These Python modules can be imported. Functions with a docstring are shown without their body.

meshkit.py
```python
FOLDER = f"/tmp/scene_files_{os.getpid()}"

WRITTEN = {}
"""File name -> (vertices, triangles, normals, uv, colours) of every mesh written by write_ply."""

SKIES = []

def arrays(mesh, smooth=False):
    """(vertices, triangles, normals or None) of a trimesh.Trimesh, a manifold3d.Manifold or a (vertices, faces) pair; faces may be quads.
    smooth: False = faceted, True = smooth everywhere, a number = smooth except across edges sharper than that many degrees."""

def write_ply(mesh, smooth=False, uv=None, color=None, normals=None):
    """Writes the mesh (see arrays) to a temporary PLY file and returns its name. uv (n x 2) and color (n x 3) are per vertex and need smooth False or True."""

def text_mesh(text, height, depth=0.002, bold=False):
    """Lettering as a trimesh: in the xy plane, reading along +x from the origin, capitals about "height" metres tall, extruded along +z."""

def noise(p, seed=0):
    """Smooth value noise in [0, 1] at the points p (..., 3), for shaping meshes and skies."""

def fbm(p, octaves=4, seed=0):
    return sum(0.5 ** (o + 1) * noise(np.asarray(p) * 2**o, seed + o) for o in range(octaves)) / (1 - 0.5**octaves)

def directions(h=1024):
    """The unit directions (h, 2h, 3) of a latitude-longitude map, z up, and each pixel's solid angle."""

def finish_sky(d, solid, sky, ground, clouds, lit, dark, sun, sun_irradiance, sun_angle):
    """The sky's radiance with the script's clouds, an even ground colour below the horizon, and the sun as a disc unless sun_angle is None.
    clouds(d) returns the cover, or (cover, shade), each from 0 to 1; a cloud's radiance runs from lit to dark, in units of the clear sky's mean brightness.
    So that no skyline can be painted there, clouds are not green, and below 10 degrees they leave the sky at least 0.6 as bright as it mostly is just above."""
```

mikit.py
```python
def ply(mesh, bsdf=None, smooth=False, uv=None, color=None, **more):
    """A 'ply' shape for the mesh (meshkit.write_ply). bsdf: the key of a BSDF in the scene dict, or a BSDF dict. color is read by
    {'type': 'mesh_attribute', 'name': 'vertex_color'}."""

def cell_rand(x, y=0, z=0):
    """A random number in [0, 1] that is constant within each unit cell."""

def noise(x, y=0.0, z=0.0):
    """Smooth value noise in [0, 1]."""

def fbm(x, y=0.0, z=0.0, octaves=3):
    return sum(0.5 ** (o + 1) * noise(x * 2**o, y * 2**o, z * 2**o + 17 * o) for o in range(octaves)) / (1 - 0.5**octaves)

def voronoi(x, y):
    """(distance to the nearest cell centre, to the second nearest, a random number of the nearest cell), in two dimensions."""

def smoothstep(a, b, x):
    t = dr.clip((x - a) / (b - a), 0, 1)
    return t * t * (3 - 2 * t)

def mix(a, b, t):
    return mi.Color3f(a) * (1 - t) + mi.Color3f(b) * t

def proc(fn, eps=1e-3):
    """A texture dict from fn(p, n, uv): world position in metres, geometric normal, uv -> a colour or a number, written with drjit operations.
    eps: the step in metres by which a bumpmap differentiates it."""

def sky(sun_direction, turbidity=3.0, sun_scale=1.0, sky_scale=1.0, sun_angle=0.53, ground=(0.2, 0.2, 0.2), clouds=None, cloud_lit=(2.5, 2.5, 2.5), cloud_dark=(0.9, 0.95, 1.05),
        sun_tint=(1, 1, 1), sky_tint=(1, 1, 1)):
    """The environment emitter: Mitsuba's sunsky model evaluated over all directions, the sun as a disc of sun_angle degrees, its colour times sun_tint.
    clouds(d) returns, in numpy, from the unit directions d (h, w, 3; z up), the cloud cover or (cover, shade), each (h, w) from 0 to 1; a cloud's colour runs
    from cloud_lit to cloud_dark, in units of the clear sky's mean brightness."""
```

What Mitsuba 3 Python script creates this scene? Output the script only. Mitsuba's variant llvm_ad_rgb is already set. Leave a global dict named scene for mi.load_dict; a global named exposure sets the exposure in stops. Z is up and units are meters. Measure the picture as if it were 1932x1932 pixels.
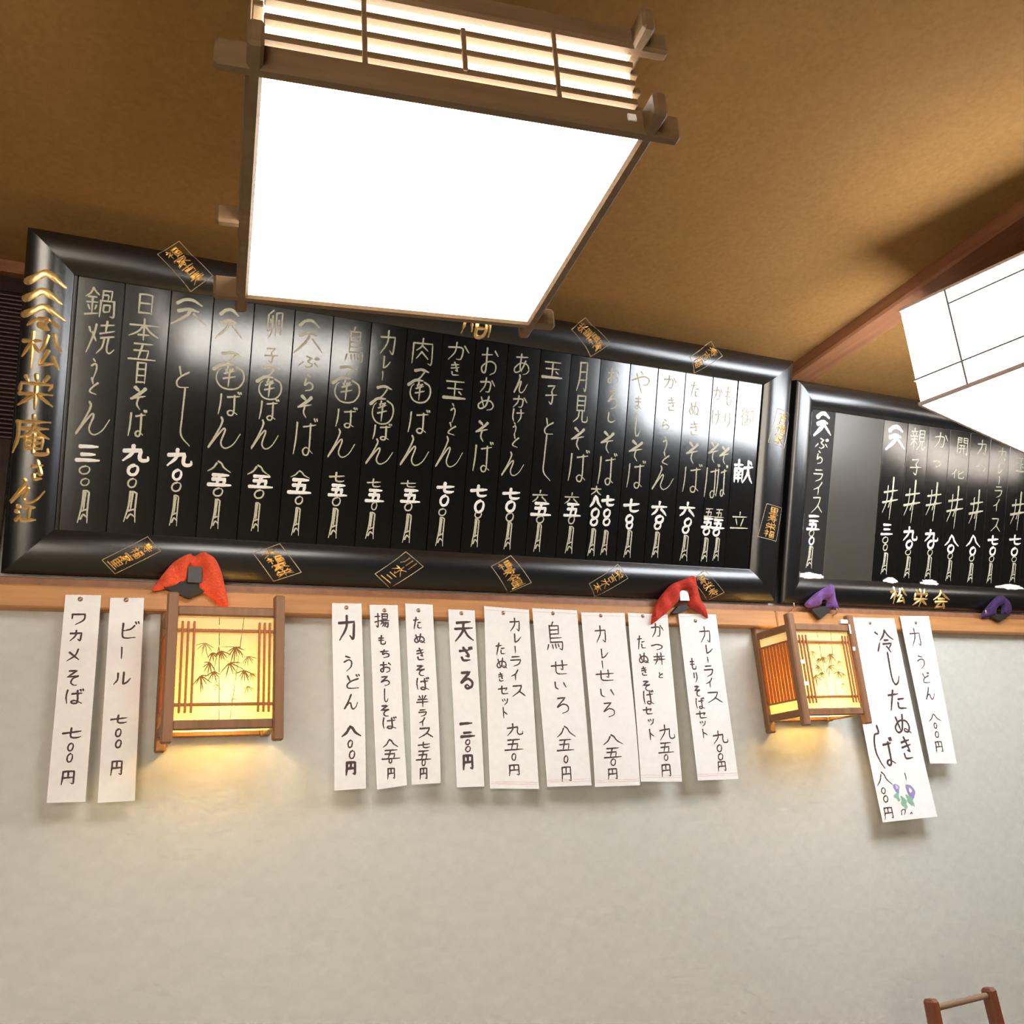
"""A corner of a Japanese noodle restaurant: two lacquered menu boards, paper menu strips, shoji lamps and paper lanterns."""
import math
import random

import drjit as dr
import mitsuba as mi
import numpy as np
import shapely
import trimesh

import mikit
from mikit import fbm, mix, noise, smoothstep

T = mi.ScalarTransform4f
random.seed(7)
RNG = np.random.default_rng(7)
scene, labels = {}, {}

# ---------------------------------------------------------------- camera, lights, exposure
EYE = 1.30            # eye height; the photographed wall is the plane y = 0, the room lies towards -y
CAM = np.array([0.0, -2.0, EYE])
FORWARD = np.array([0.40878727, 0.85749313, 0.31240758])
DOWN = np.array([0.0714136, 0.31121098, -0.94765385])
scene["camera"] = {"type": "perspective", "fov": 57.5986, "fov_axis": "x", "near_clip": 0.02, "far_clip": 50.0,
                   "to_world": T().look_at(origin=CAM.tolist(), target=(CAM + FORWARD).tolist(), up=(-DOWN).tolist())}
exposure = 0.19
LAMP_LIGHT = [12.2, 11.7, 10.8]        # shoji pendant over the boards
FAR_LAMP_LIGHT = [12.2, 12.8, 13.4]    # cooler pendant at the right
BULB_LIGHT = [112.0, 67.0, 17.5]        # bulbs of the two wall lanterns
SIDE_LAMP_LIGHT = [8.6, 7.8, 6.8]       # a like pendant further right, seen only mirrored in the second board
FILL_WINDOW_LIGHT = [11.6, 10.4, 8.6]  # fill light of an added, unseen shoji window behind the camera


def emit(rgb):
    return {"type": "area", "radiance": {"type": "rgb", "value": list(map(float, rgb))}}


# ---------------------------------------------------------------- materials
def rgb(*c):
    return {"type": "rgb", "value": list(c)}


def principled(color, rough=0.6, spec=0.4, **more):
    return {"type": "twosided", "b": {"type": "principled", "base_color": color if isinstance(color, dict) else rgb(*color), "roughness": rough, "specular": spec, **more}}


def wood(dark, light, along, rough=0.55, spec=0.35, scale=1.0):
    k = [70.0 * scale] * 3
    k[along] = 4.0 * scale

    def fn(p, n, uv):
        g = fbm(p.x * k[0], p.y * k[1], p.z * k[2], octaves=4)
        big = fbm(p.x * k[0] * 0.2, p.y * k[1] * 0.2, p.z * k[2] * 0.2, octaves=2)
        return mix(dark, light, dr.clip(0.15 + 0.9 * g + 0.6 * (big - 0.5), 0, 1))
    return principled(mikit.proc(fn), rough, spec)


def plaster_color(p, n, uv):
    g = fbm(p.x * 55, p.y * 55, p.z * 55, octaves=3)
    b = fbm(p.x * 3, p.y * 3, p.z * 3, octaves=3)
    return mix((0.515, 0.515, 0.48), (0.595, 0.595, 0.56), dr.clip(0.5 + (g - 0.5) * 0.9 + (b - 0.5) * 0.5, 0, 1))


def plaster_height(p, n, uv):
    return fbm(p.x * 170, p.y * 170, p.z * 170, octaves=2) + 0.8 * fbm(p.x * 35, p.y * 35, p.z * 60, octaves=2)


def ceiling_color(p, n, uv):
    g = fbm(p.x * 120, p.y * 120, p.z * 10, octaves=3)
    b = fbm(p.x * 2.3 + 5, p.y * 2.3, 1.5, octaves=3)
    return mix((0.232, 0.118, 0.037), (0.30, 0.158, 0.052), dr.clip(0.5 + (g - 0.5) * 0.9 + (b - 0.5) * 0.6, 0, 1))


scene["m_plaster"] = {"type": "twosided", "b": {"type": "bumpmap", "t": mikit.proc(plaster_height, 1e-3), "scale": 0.0009,
                      "b": {"type": "principled", "base_color": mikit.proc(plaster_color), "roughness": 0.9, "specular": 0.15}}}
scene["m_ceiling"] = principled(mikit.proc(ceiling_color), 0.9, 0.1)
scene["m_floor"] = wood((0.26, 0.21, 0.12), (0.36, 0.30, 0.18), 1, 0.8, 0.2)
scene["m_rail"] = wood((0.36, 0.155, 0.050), (0.55, 0.265, 0.100), 0, 0.5, 0.4, 1.2)
scene["m_beam"] = wood((0.16, 0.06, 0.028), (0.30, 0.13, 0.06), 1, 0.45, 0.4)
scene["m_lampwood"] = wood((0.115, 0.068, 0.034), (0.195, 0.122, 0.064), 0, 0.55, 0.3, 1.3)
scene["m_slat"] = wood((0.125, 0.076, 0.036), (0.19, 0.12, 0.058), 0, 0.6, 0.3, 1.3)
scene["m_lanternwood"] = wood((0.16, 0.075, 0.035), (0.28, 0.14, 0.07), 2, 0.5, 0.35, 1.3)
scene["m_lanternslat"] = wood((0.30, 0.105, 0.035), (0.42, 0.16, 0.055), 2, 0.5, 0.3, 1.3)
scene["m_chairwood"] = wood((0.12, 0.034, 0.015), (0.21, 0.068, 0.03), 2, 0.42, 0.4)
scene["m_dowel"] = wood((0.16, 0.095, 0.06), (0.27, 0.175, 0.115), 0, 0.5, 0.35)
scene["m_darkwood"] = wood((0.014, 0.007, 0.006), (0.032, 0.015, 0.012), 0, 0.38, 0.35)


def lacquer(color, alpha, ior=1.75):
    return {"type": "twosided", "b": {"type": "roughplastic", "diffuse_reflectance": rgb(*color), "int_ior": ior, "alpha": alpha, "distribution": "ggx"}}


scene["m_lacquer"] = lacquer((0.007, 0.007, 0.0078), 0.08, 1.8)
scene["m_plank"] = lacquer((0.006, 0.0058, 0.0056), 0.033, 1.95)
scene["m_matteplank"] = principled((0.012, 0.011, 0.010), 0.65, 0.3)
scene["m_blank"] = lacquer((0.060, 0.054, 0.042), 0.16, 1.6)
scene["m_cream"] = principled((0.52, 0.50, 0.40), 0.7, 0.3)
scene["m_white"] = principled((0.86, 0.86, 0.84), 0.7, 0.3)
scene["m_gold"] = principled((0.95, 0.64, 0.25), 0.30, 0.5, metallic=0.8)
scene["m_goldline"] = principled((0.45, 0.35, 0.22), 0.45, 0.5, metallic=0.5)
scene["m_ink"] = principled((0.085, 0.055, 0.058), 0.8, 0.2)
scene["m_pinkline"] = principled((0.80, 0.60, 0.58), 0.9, 0.2)


def paper_color(p, n, uv):
    return mix((0.80, 0.785, 0.775), (0.86, 0.85, 0.845), fbm(p.x * 90, p.y * 90, p.z * 90, octaves=3))


scene["m_paper"] = principled(mikit.proc(paper_color), 0.85, 0.2)
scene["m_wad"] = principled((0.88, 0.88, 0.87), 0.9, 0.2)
scene["m_diffuser"] = principled((0.8, 0.8, 0.78), 0.6, 0.3)
scene["m_shade"] = {"type": "principledthin", "base_color": rgb(0.94, 0.88, 0.50), "roughness": 0.9, "diff_trans": 0.9, "eta": 1.3}
scene["m_thinshade"] = {"type": "principledthin", "base_color": rgb(0.97, 0.94, 0.72), "roughness": 0.9, "diff_trans": 2.0, "eta": 1.3}
scene["m_veneer"] = {"type": "principledthin", "base_color": rgb(0.70, 0.27, 0.08), "roughness": 0.7, "diff_trans": 0.9, "eta": 1.3}
scene["m_print"] = principled((0.26, 0.13, 0.03), 0.8, 0.2)
scene["m_printfaint"] = principled((0.42, 0.30, 0.10), 0.8, 0.2)
scene["m_gridline"] = principled((0.24, 0.23, 0.23), 0.6, 0.3)
scene["m_gridwood"] = principled((0.50, 0.41, 0.38), 0.6, 0.3)
scene["m_brass"] = principled((0.75, 0.50, 0.25), 0.3, 0.5, metallic=0.9)
scene["m_metal"] = principled((0.03, 0.028, 0.027), 0.42, 0.4)
scene["m_glareplate"] = principled((0.75, 0.76, 0.78), 0.35, 0.5, metallic=0.6)  # pale tone stands in for glare on the second bracket plate
scene["m_iron"] = principled((0.020, 0.016, 0.014), 0.5, 0.25)
scene["m_pin"] = principled((0.30, 0.21, 0.15), 0.35, 0.5, metallic=0.6)
scene["m_bulb"] = principled((0.9, 0.85, 0.7), 0.4, 0.4)
scene["m_violet"] = principled((0.30, 0.25, 0.52), 0.8, 0.2)
scene["m_palepetal"] = principled((0.55, 0.50, 0.68), 0.8, 0.2)
scene["m_leaf"] = principled((0.24, 0.45, 0.33), 0.8, 0.2)


def felt(dark, light):
    return principled(mikit.proc(lambda p, n, uv: mix(dark, light, fbm(p.x * 320, p.y * 320, p.z * 320, octaves=3))), 0.95, 0.1, sheen=0.6)


scene["m_red"] = felt((0.50, 0.055, 0.025), (0.82, 0.13, 0.065))
scene["m_deepred"] = felt((0.36, 0.03, 0.02), (0.60, 0.065, 0.045))
scene["m_darkpanel"] = wood((0.025, 0.015, 0.009), (0.05, 0.03, 0.018), 2)
scene["m_darkpurple"] = felt((0.035, 0.018, 0.07), (0.08, 0.045, 0.13))
scene["m_purple"] = felt((0.10, 0.045, 0.17), (0.20, 0.10, 0.30))


# ---------------------------------------------------------------- helpers
JOINED = {"lettering", "gold_lettering", "gold_inscription", "outline", "bamboo_print", "ruled_lines", "painted_loops"}   # brush marks: one part each


def numbered(key):
    if key not in scene and key not in labels and not any(k.startswith(key + "__") for k in scene):
        return key
    n = 1
    while True:
        k = f"{key}_{n:03d}"
        if k not in scene and k not in labels and not any(q.startswith(k + "__") for q in scene):
            return k
        n += 1


def obj(name, mesh, material, parent=None, smooth=False, emitter=None, label=None):
    """One mesh of the scene: a thing, or with parent one of its parts or sub-parts."""
    key = numbered(f"{parent}__{name}" if parent else name)
    d = mikit.ply(mesh, material, smooth)
    if emitter:
        d["emitter"] = emit(emitter)
    scene[key] = d
    if label or name in JOINED:
        labels[key] = {"label": label} if label else {}
        if name in JOINED:
            labels[key]["kind"] = "stuff"
    return key


def thing(name, label, category, group=None):
    key = numbered(name)
    labels[key] = {"label": label, "category": category}
    if group:
        labels[key]["group"] = group
    return key


def tag(key, label, category, group=None):
    labels[key] = {"label": label, "category": category}
    if group:
        labels[key]["group"] = group
    return key


def structure(name, mesh, material, label, smooth=False):
    key = obj(name, mesh, material, None, smooth)
    labels[key] = {"label": label, "kind": "structure"}
    return key


def frame_axes(a, b, side=None):
    z = np.asarray(b, float) - np.asarray(a, float)
    n = np.linalg.norm(z)
    z = z / n
    s = np.asarray(side if side is not None else ([0, 0, 1] if abs(z[2]) < 0.9 else [1, 0, 0]), float)
    y = s - z * (s @ z)
    y /= np.linalg.norm(y)
    return np.cross(y, z), y, z, n


def chamfer_box(lo, hi, e=0.0015):
    lo, hi = np.asarray(lo, float), np.asarray(hi, float)
    c, h = (lo + hi) / 2, (hi - lo) / 2
    e = min(e, 0.45 * h.min())
    pts = []
    for sx in (-1, 1):
        for sy in (-1, 1):
            for sz in (-1, 1):
                s = np.array([sx, sy, sz], float)
                for k in range(3):
                    q = h - e
                    q[k] = h[k]
                    pts.append(c + s * q)
    return trimesh.convex.convex_hull(np.array(pts))


def bar(a, b, w, h, side=None, e=0.0012):
    """A chamfered bar from a to b; h is its size along side, w across."""
    x, y, z, n = frame_axes(a, b, side)
    m = chamfer_box([-w / 2, -h / 2, 0], [w / 2, h / 2, n], e)
    m.vertices = np.asarray(a, float) + m.vertices @ np.stack([x, y, z])
    return m


def place(mesh, origin, x, y, z):
    mesh = mesh.copy()
    mesh.vertices = np.asarray(origin, float) + mesh.vertices @ np.stack([x, y, z])
    return mesh


def tube(points, radii, sides=10):
    p = np.asarray(points, float)
    r = np.broadcast_to(np.asarray(radii, float), (len(p),))
    d = np.gradient(p, axis=0)
    d /= np.linalg.norm(d, axis=1, keepdims=True)
    ref = np.array([0.31, 0.52, 0.79])
    x = np.cross(d, ref)
    x /= np.linalg.norm(x, axis=1, keepdims=True)
    y = np.cross(d, x)
    t = np.arange(sides) * 2 * np.pi / sides
    ring = p[:, None] + r[:, None, None] * (np.cos(t)[None, :, None] * x[:, None] + np.sin(t)[None, :, None] * y[:, None])
    v = np.vstack([ring.reshape(-1, 3), p[:1], p[-1:]])
    f, n = [], len(p)
    for i in range(n - 1):
        for j in range(sides):
            k = (j + 1) % sides
            a, b, c, e = i * sides + j, i * sides + k, (i + 1) * sides + k, (i + 1) * sides + j
            f += [[a, c, b], [a, e, c]]
    for j in range(sides):
        k = (j + 1) % sides
        f += [[n * sides, j, k], [n * sides + 1, (n - 1) * sides + k, (n - 1) * sides + j]]
    m = trimesh.Trimesh(v, np.array(f), process=False)
    m.fix_normals()
    return m


join = trimesh.util.concatenate


# ---------------------------------------------------------------- brush writing
def spline(points, n=6):
    runs, cur = [], [points[0]]
    for a, b in zip(points[:-1], points[1:]):
        if abs(a[0] - b[0]) + abs(a[1] - b[1]) < 1e-9:
            runs.append(cur)
            cur = [b]
        else:
            cur.append(b)
    runs.append(cur)
    out = []
    for s in runs:
        s = np.array(s, float)
        if len(s) < 2:
            continue
        if len(s) == 2:
            out += list(np.linspace(s[0], s[1], 4))
            continue
        e = np.vstack([2 * s[0] - s[1], s, 2 * s[-1] - s[-2]])
        for i in range(1, len(e) - 2):
            p0, p1, p2, p3 = e[i - 1:i + 3]
            for t in np.linspace(0, 1, n, endpoint=False):
                out.append(.5 * (2 * p1 + (p2 - p0) * t + (2 * p0 - 5 * p1 + 4 * p2 - p3) * t * t + (3 * p1 - p0 - 3 * p2 + p3) * t ** 3))
        out.append(s[-1])
    out = np.array(out)
    keep = np.r_[True, np.linalg.norm(np.diff(out, axis=0), axis=1) > 1e-6]
    return out[keep]


def ribbon(p, width, height, taper=0.55):
    """A brush stroke along the 2-D points p: (vertices with z up, triangles)."""
    d = np.gradient(p, axis=0)
    d /= np.maximum(np.linalg.norm(d, axis=1, keepdims=True), 1e-12)
    n = np.stack([-d[:, 1], d[:, 0]], 1)
    t = np.linspace(0, 1, len(p))
    w = width / 2 * (1 - (1 - taper) * smooth01((t - 0.62) / 0.38)) * (1 + 0.16 * np.exp(-((t - 0.04) / 0.1) ** 2))
    p = np.vstack([p[0] - d[0] * w[0] * 0.8, p[0] - d[0] * w[0] * 0.45, p, p[-1] + d[-1] * w[-1] * 0.6, p[-1] + d[-1] * w[-1] * 0.95])
    n = np.vstack([n[0], n[0], n, n[-1], n[-1]])
    w = np.r_[w[0] * 0.35, w[0] * 0.85, w, w[-1] * 0.75, w[-1] * 0.25]
    k = len(p)
    top = height * np.minimum(1, w / (width / 2)) 
    v = np.vstack([np.c_[p + n * w[:, None], np.zeros(k)], np.c_[p, top], np.c_[p - n * w[:, None], np.zeros(k)]])
    f = []
    for i in range(k - 1):
        for a, b in ((0, k), (k, 2 * k)):
            f += [[a + i, b + i, a + i + 1], [b + i, b + i + 1, a + i + 1]]
    return v, np.array(f)


def smooth01(x):
    x = np.clip(x, 0, 1)
    return x * x * (3 - 2 * x)


def write(records, width, to_world, height=0.0006, styles=None):
    """Glyph records 'name,cx,cy,w,h,style' in tenths of a millimetre -> one mesh of brush strokes, by style."""
    parts = {}
    for rec in records.split(";"):
        name, cx, cy, w, h, st = rec.split(",")
        cx, cy, w, h = (float(q) * 1e-4 for q in (cx, cy, w, h))
        for s in GLYPHS[name].split("/"):
            bold = 1.75 if s[0] == "*" else 1.0          # a stroke pressed harder
            s = s.lstrip("*")
            q = spline([tuple(map(float, z.split(","))) for z in s.split()])
            p = np.c_[cx + (q[:, 0] / 100 - 0.5) * w, cy - (q[:, 1] / 100 - 0.5) * h]
            wd = min(width[st], 0.19 * max(min(w, h), 0.015)) if st == "c" else width[st]
            wd *= bold
            if st in "wg":
                wd = min(wd, 0.26 * max(w, h))
            parts.setdefault(st, []).append(ribbon(p, wd * (0.92 + 0.16 * random.random()), height))
    out = {}
    for st, items in parts.items():
        vs, fs, at = [], [], 0
        for v, f in items:
            vs.append(v)
            fs.append(f + at)
            at += len(v)
        v, f = np.vstack(vs), np.vstack(fs)
        w3 = to_world(v)
        # face the writing outwards
        a, b, c = w3[f[0]]
        out[st] = trimesh.Trimesh(w3, f, process=False)
    return out


GLYPHS = {  # brush strokes on a 0..100 square, y down; strokes split by /, a repeated point is a corner
    '一': '3,58 45,48 97,42',
    '二': '24,25 78,18/4,82 50,76 97,72',
    '三': '20,14 80,10/25,50 76,46/4,90 50,86 97,82',
    '五': '20,9 85,5/50,8 36,90/20,46 72,42 72,42 66,90/2,95 98,90',
    '六': '50,2 48,24/4,42 96,34/36,54 26,76 5,97/62,54 80,74 95,95',
    '七': '4,48 60,38 97,30/46,4 44,66 54,84 80,84 96,76',
    '八': '38,22 26,62 3,96/44,6 58,22 70,58 98,94',
    '九': '6,38 70,28 70,28 66,72 76,90 97,84 98,66/40,2 36,50 4,98',
    '〇': '56,4 22,26 12,66 34,96 70,88 88,48 80,14 50,6',
    '円': '12,8 10,50 4,98/12,10 50,7 92,8 92,8 91,60 90,92 72,88/50,10 49,48/12,52 90,49',
    '円b': '40,0 32,50 6,99/40,2 64,0 88,5 88,5 84,60 90,99/58,6 52,40 50,60/36,63 82,56/28,88 52,74 84,82',
    '日': '12,6 12,97/12,7 50,4 86,6 86,6 85,97/14,48 84,46/14,93 84,91',
    '目': '20,4 18,98/20,5 82,3 82,3 80,97/21,34 80,32/21,63 80,61/20,93 80,91',
    '本': '4,34 96,28/50,2 50,98/47,34 30,62 3,84/53,33 72,60 98,80/32,76 68,73',
    '子': '16,12 76,6 76,6 48,36/50,36 62,60 54,94 34,84/2,56 98,48',
    '天': '14,14 86,8/4,42 96,36/50,12 42,54 3,97/52,44 70,72 98,92',
    '天b': '*18,24 36,10 58,8 82,22/*22,50 48,40 74,44/*52,46 42,64 6,96/62,54 78,68 98,86',
    '南c': '*26,10 54,5 84,10/66,12 50,28 30,38/*2,52 30,37 62,36/70,40 94,50 99,72 84,92 56,99 28,94 12,76 16,56 26,48/46,42 44,52/36,60 68,51/34,73 72,65/40,50 46,58/62,46 56,56/53,48 51,92',
    '鍋': '26,2 18,20 3,34/26,4 36,16 46,24/12,34 38,32/8,52 42,49/25,34 25,88/12,62 18,76/38,60 34,74/3,94 44,86/58,8 56,40/58,8 86,6 86,6 84,38/62,22 74,22 74,38/50,42 94,40/52,42 50,97/94,40 94,40 95,90 84,92/62,56 82,54 82,54 80,76/62,56 62,78 80,76',
    '焼': '10,22 16,40/36,16 30,34/22,4 22,50 4,92/24,54 36,82/50,18 92,14/70,2 68,34/46,36 96,32/56,20 56,36/82,18 82,34/44,52 97,48/62,52 58,76 40,97/76,50 76,84 84,92 97,86 97,72',
    '卵': '40,4 14,20/14,20 12,70 38,62/38,22 36,74 18,96/26,34 28,46/58,12 58,84/58,12 90,8 90,8 88,74 76,70/72,34 74,48',
    '鳥': '46,2 38,14/24,14 24,72/24,16 76,14 76,14 75,44/26,30 74,28/26,44 74,42/24,58 90,55/24,72 84,70 84,70 94,72 90,96 76,92/12,80 4,97/34,80 38,94/52,78 56,92/68,78 72,88',
    '肉': '14,22 12,97/14,22 88,18 88,18 88,90 74,92/50,2 46,30 26,48/48,28 72,46/48,50 28,78/48,52 74,76',
    '玉': '12,14 88,10/18,48 82,45/50,12 49,88/*3,94 97,90/68,60 80,72',
    '月': '26,6 24,60 6,97/26,6 80,4 80,4 78,92 62,88/28,36 76,34/26,62 76,60',
    '見': '24,4 24,56/24,5 76,3 76,3 75,56/25,22 74,20/25,38 74,36/24,56 75,54/40,58 34,80 4,97/62,56 62,86 74,94 96,90 97,74',
    '大': '4,36 96,30/50,3 44,56 4,97/52,38 70,72 97,95',
    '献': '3,26 46,22/24,3 24,38/6,40 6,97/6,40 46,38 46,38 45,92/16,48 20,56/34,47 30,56/14,66 38,64/12,80 40,78/26,58 26,96/54,34 98,28/74,4 72,56 50,97/74,40 84,72 98,94/84,8 92,18',
    '立': '50,3 50,22/12,32 88,28/30,44 38,74/70,40 58,80/3,94 97,90',
    '御': '24,3 8,24/28,24 4,56/18,46 18,97/46,6 36,24/38,20 66,18/34,38 70,36/52,20 52,80/38,56 38,84/54,60 68,58/30,90 70,82/76,14 76,97/76,14 96,12 96,12 95,66 84,64',
    '丼': '6,34 94,28/3,60 97,52/36,8 30,60 10,97/66,2 66,98/46,42 56,50',
    '井b': '*8,36 92,28/*2,60 97,50/30,20 26,56 4,84/*62,0 60,50/60,40 54,70 50,99/40,70 56,44',
    '親': '26,2 26,12/8,16 46,14/16,22 20,32/38,21 34,32/4,38 50,34/8,52 46,48/27,38 26,97/26,54 5,80/28,56 46,72/60,8 60,58/60,8 92,6 92,6 90,58/61,24 90,22/61,40 90,38/61,58 90,56/68,60 62,80 46,96/80,58 80,88 90,94 98,80',
    '開': '10,4 8,97/10,5 42,4 42,4 42,30/12,17 40,16/12,30 42,29/58,4 58,30/58,4 92,3 92,3 92,92 80,90/60,17 90,16/60,30 90,29/26,46 74,44/20,64 80,62/40,46 36,80 22,92/62,45 62,92',
    '化': '36,4 24,34 4,62/24,38 24,97/90,24 58,52/58,6 58,82 70,92 97,88 97,70',
    '松': '4,28 46,24/26,2 26,98/25,28 3,68/28,36 44,54/62,8 56,34 46,50/78,4 84,26 98,44/66,48 48,86 48,86 86,78/78,62 94,92',
    '栄': '20,8 28,22/48,3 50,20/80,4 68,22/6,46 8,28 8,28 94,26 94,26 84,42/6,58 94,54/50,36 50,98/47,58 4,90/53,57 97,86',
    '庵': '52,2 52,14/10,20 96,15/14,20 14,60 3,97/24,36 92,32/56,22 44,46 22,58/58,34 74,48 95,56/36,58 36,86/36,58 80,56 80,56 79,84/37,70 79,69/37,84 79,83/57,50 57,90 66,97 94,94 95,82',
    '江': '10,14 24,22/4,42 18,50/4,92 26,62/42,20 92,16/66,20 64,86/34,90 98,84',
    '会': '50,2 34,28 3,50/50,4 70,28 98,46/34,46 68,44/16,62 88,58/46,62 26,92 26,92 78,86/68,74 86,97',
    '福': '18,2 26,12/6,26 38,24 4,62/22,46 22,97/26,50 38,60/52,10 94,8/56,22 56,42 90,40 90,40 90,20 56,22/52,54 52,96/52,54 94,52 94,52 94,96/53,74 93,73/72,54 72,94/52,94 94,93',
    '寿': '20,12 82,8/24,28 78,25/6,46 96,41/52,2 44,46 6,92/34,64 94,60/72,50 72,94 58,88/44,72 54,84',
    '家': '50,2 50,14/8,30 10,16 10,16 92,14 92,14 86,28/24,34 78,31/52,34 22,58/40,44 58,64 54,97 40,90/52,58 10,80/56,70 8,97/86,40 64,56/62,52 96,90',
    '吉': '8,22 92,18/50,2 50,42/20,44 80,42/24,58 24,96/24,58 78,56 78,56 76,94/24,94 76,92',
    '里': '16,6 16,54/16,7 84,5 84,5 83,54/17,30 83,28/17,54 83,52/50,6 50,92/18,72 84,70/3,95 97,92',
    '川': '20,6 18,60 4,96/50,10 49,86/84,3 85,98',
    '水': '50,2 50,94 36,86/8,34 40,30 40,30 6,84/88,18 58,40/54,40 96,88',
    '力': '4,32 86,26 86,26 80,90 62,80/46,3 42,50 6,97',
    '揚': '4,24 36,20/22,3 22,92 8,86/3,62 38,50/50,4 50,40/50,5 86,3 86,3 85,40/51,21 85,20/51,40 85,39/40,52 97,49/54,54 40,78/52,66 90,64 90,64 86,94 74,90/66,68 50,92/78,67 64,94',
    '半': '24,8 34,26/76,5 64,24/14,38 88,34/3,62 97,57/50,3 50,98',
    '冷': '6,12 20,22/4,92 22,56/58,2 46,26 26,46/58,4 74,26 97,42/48,46 70,44/38,62 84,58 84,58 62,82/54,72 70,97',
    'ワ': '10,10 10,50/10,12 88,8 88,8 82,56 34,96',
    'カ': '5,32 86,27 86,27 78,92 60,82/46,4 42,52 6,97',
    'メ': '80,4 60,54 6,97/22,30 88,86',
    'ビ': '16,10 14,74 28,92 80,88/74,22 54,42 16,52/78,2 84,14/92,0 97,12',
    'ー': '46,3 52,50 48,97',
    'ル': '26,12 24,60 4,94/58,6 56,92 56,92 78,78 97,48',
    'レ': '24,4 22,94 22,94 58,76 94,40',
    'ラ': '20,8 82,4/6,40 92,34 92,34 74,74 28,97',
    'イ': '88,3 56,40 6,60/56,40 54,98',
    'ス': '12,12 76,8 76,8 54,56 4,96/54,54 97,92',
    'セ': '4,38 88,26 88,26 70,54/38,4 36,74 48,90 92,86',
    'ッ': '8,20 20,46/42,12 52,38/92,10 78,62 36,97',
    'ト': '26,3 26,98/28,38 92,66',
    'う': '28,6 72,14/10,42 54,28 84,40 76,72 34,98',
    'ど': '18,10 34,46/88,28 40,46 14,70 24,92 90,90/76,2 84,14/92,0 98,10',
    'と': '22,6 36,44/90,26 36,48 10,72 26,94 92,92',
    'ん': '52,3 34,44 4,96 30,62 48,58 54,84 66,96 84,82 97,54',
    'んb': '36,0 40,14 24,54 2,97 30,54 46,34 50,42 40,78 54,94 78,80 98,46',
    'そ': '24,8 78,4 78,4 12,46 12,46 92,38 92,38 52,54 40,78 56,94 80,95',
    'そb': '*30,3 54,18/*88,6 62,26 10,54/10,54 58,44 90,38/52,48 46,76 64,98',
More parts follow.
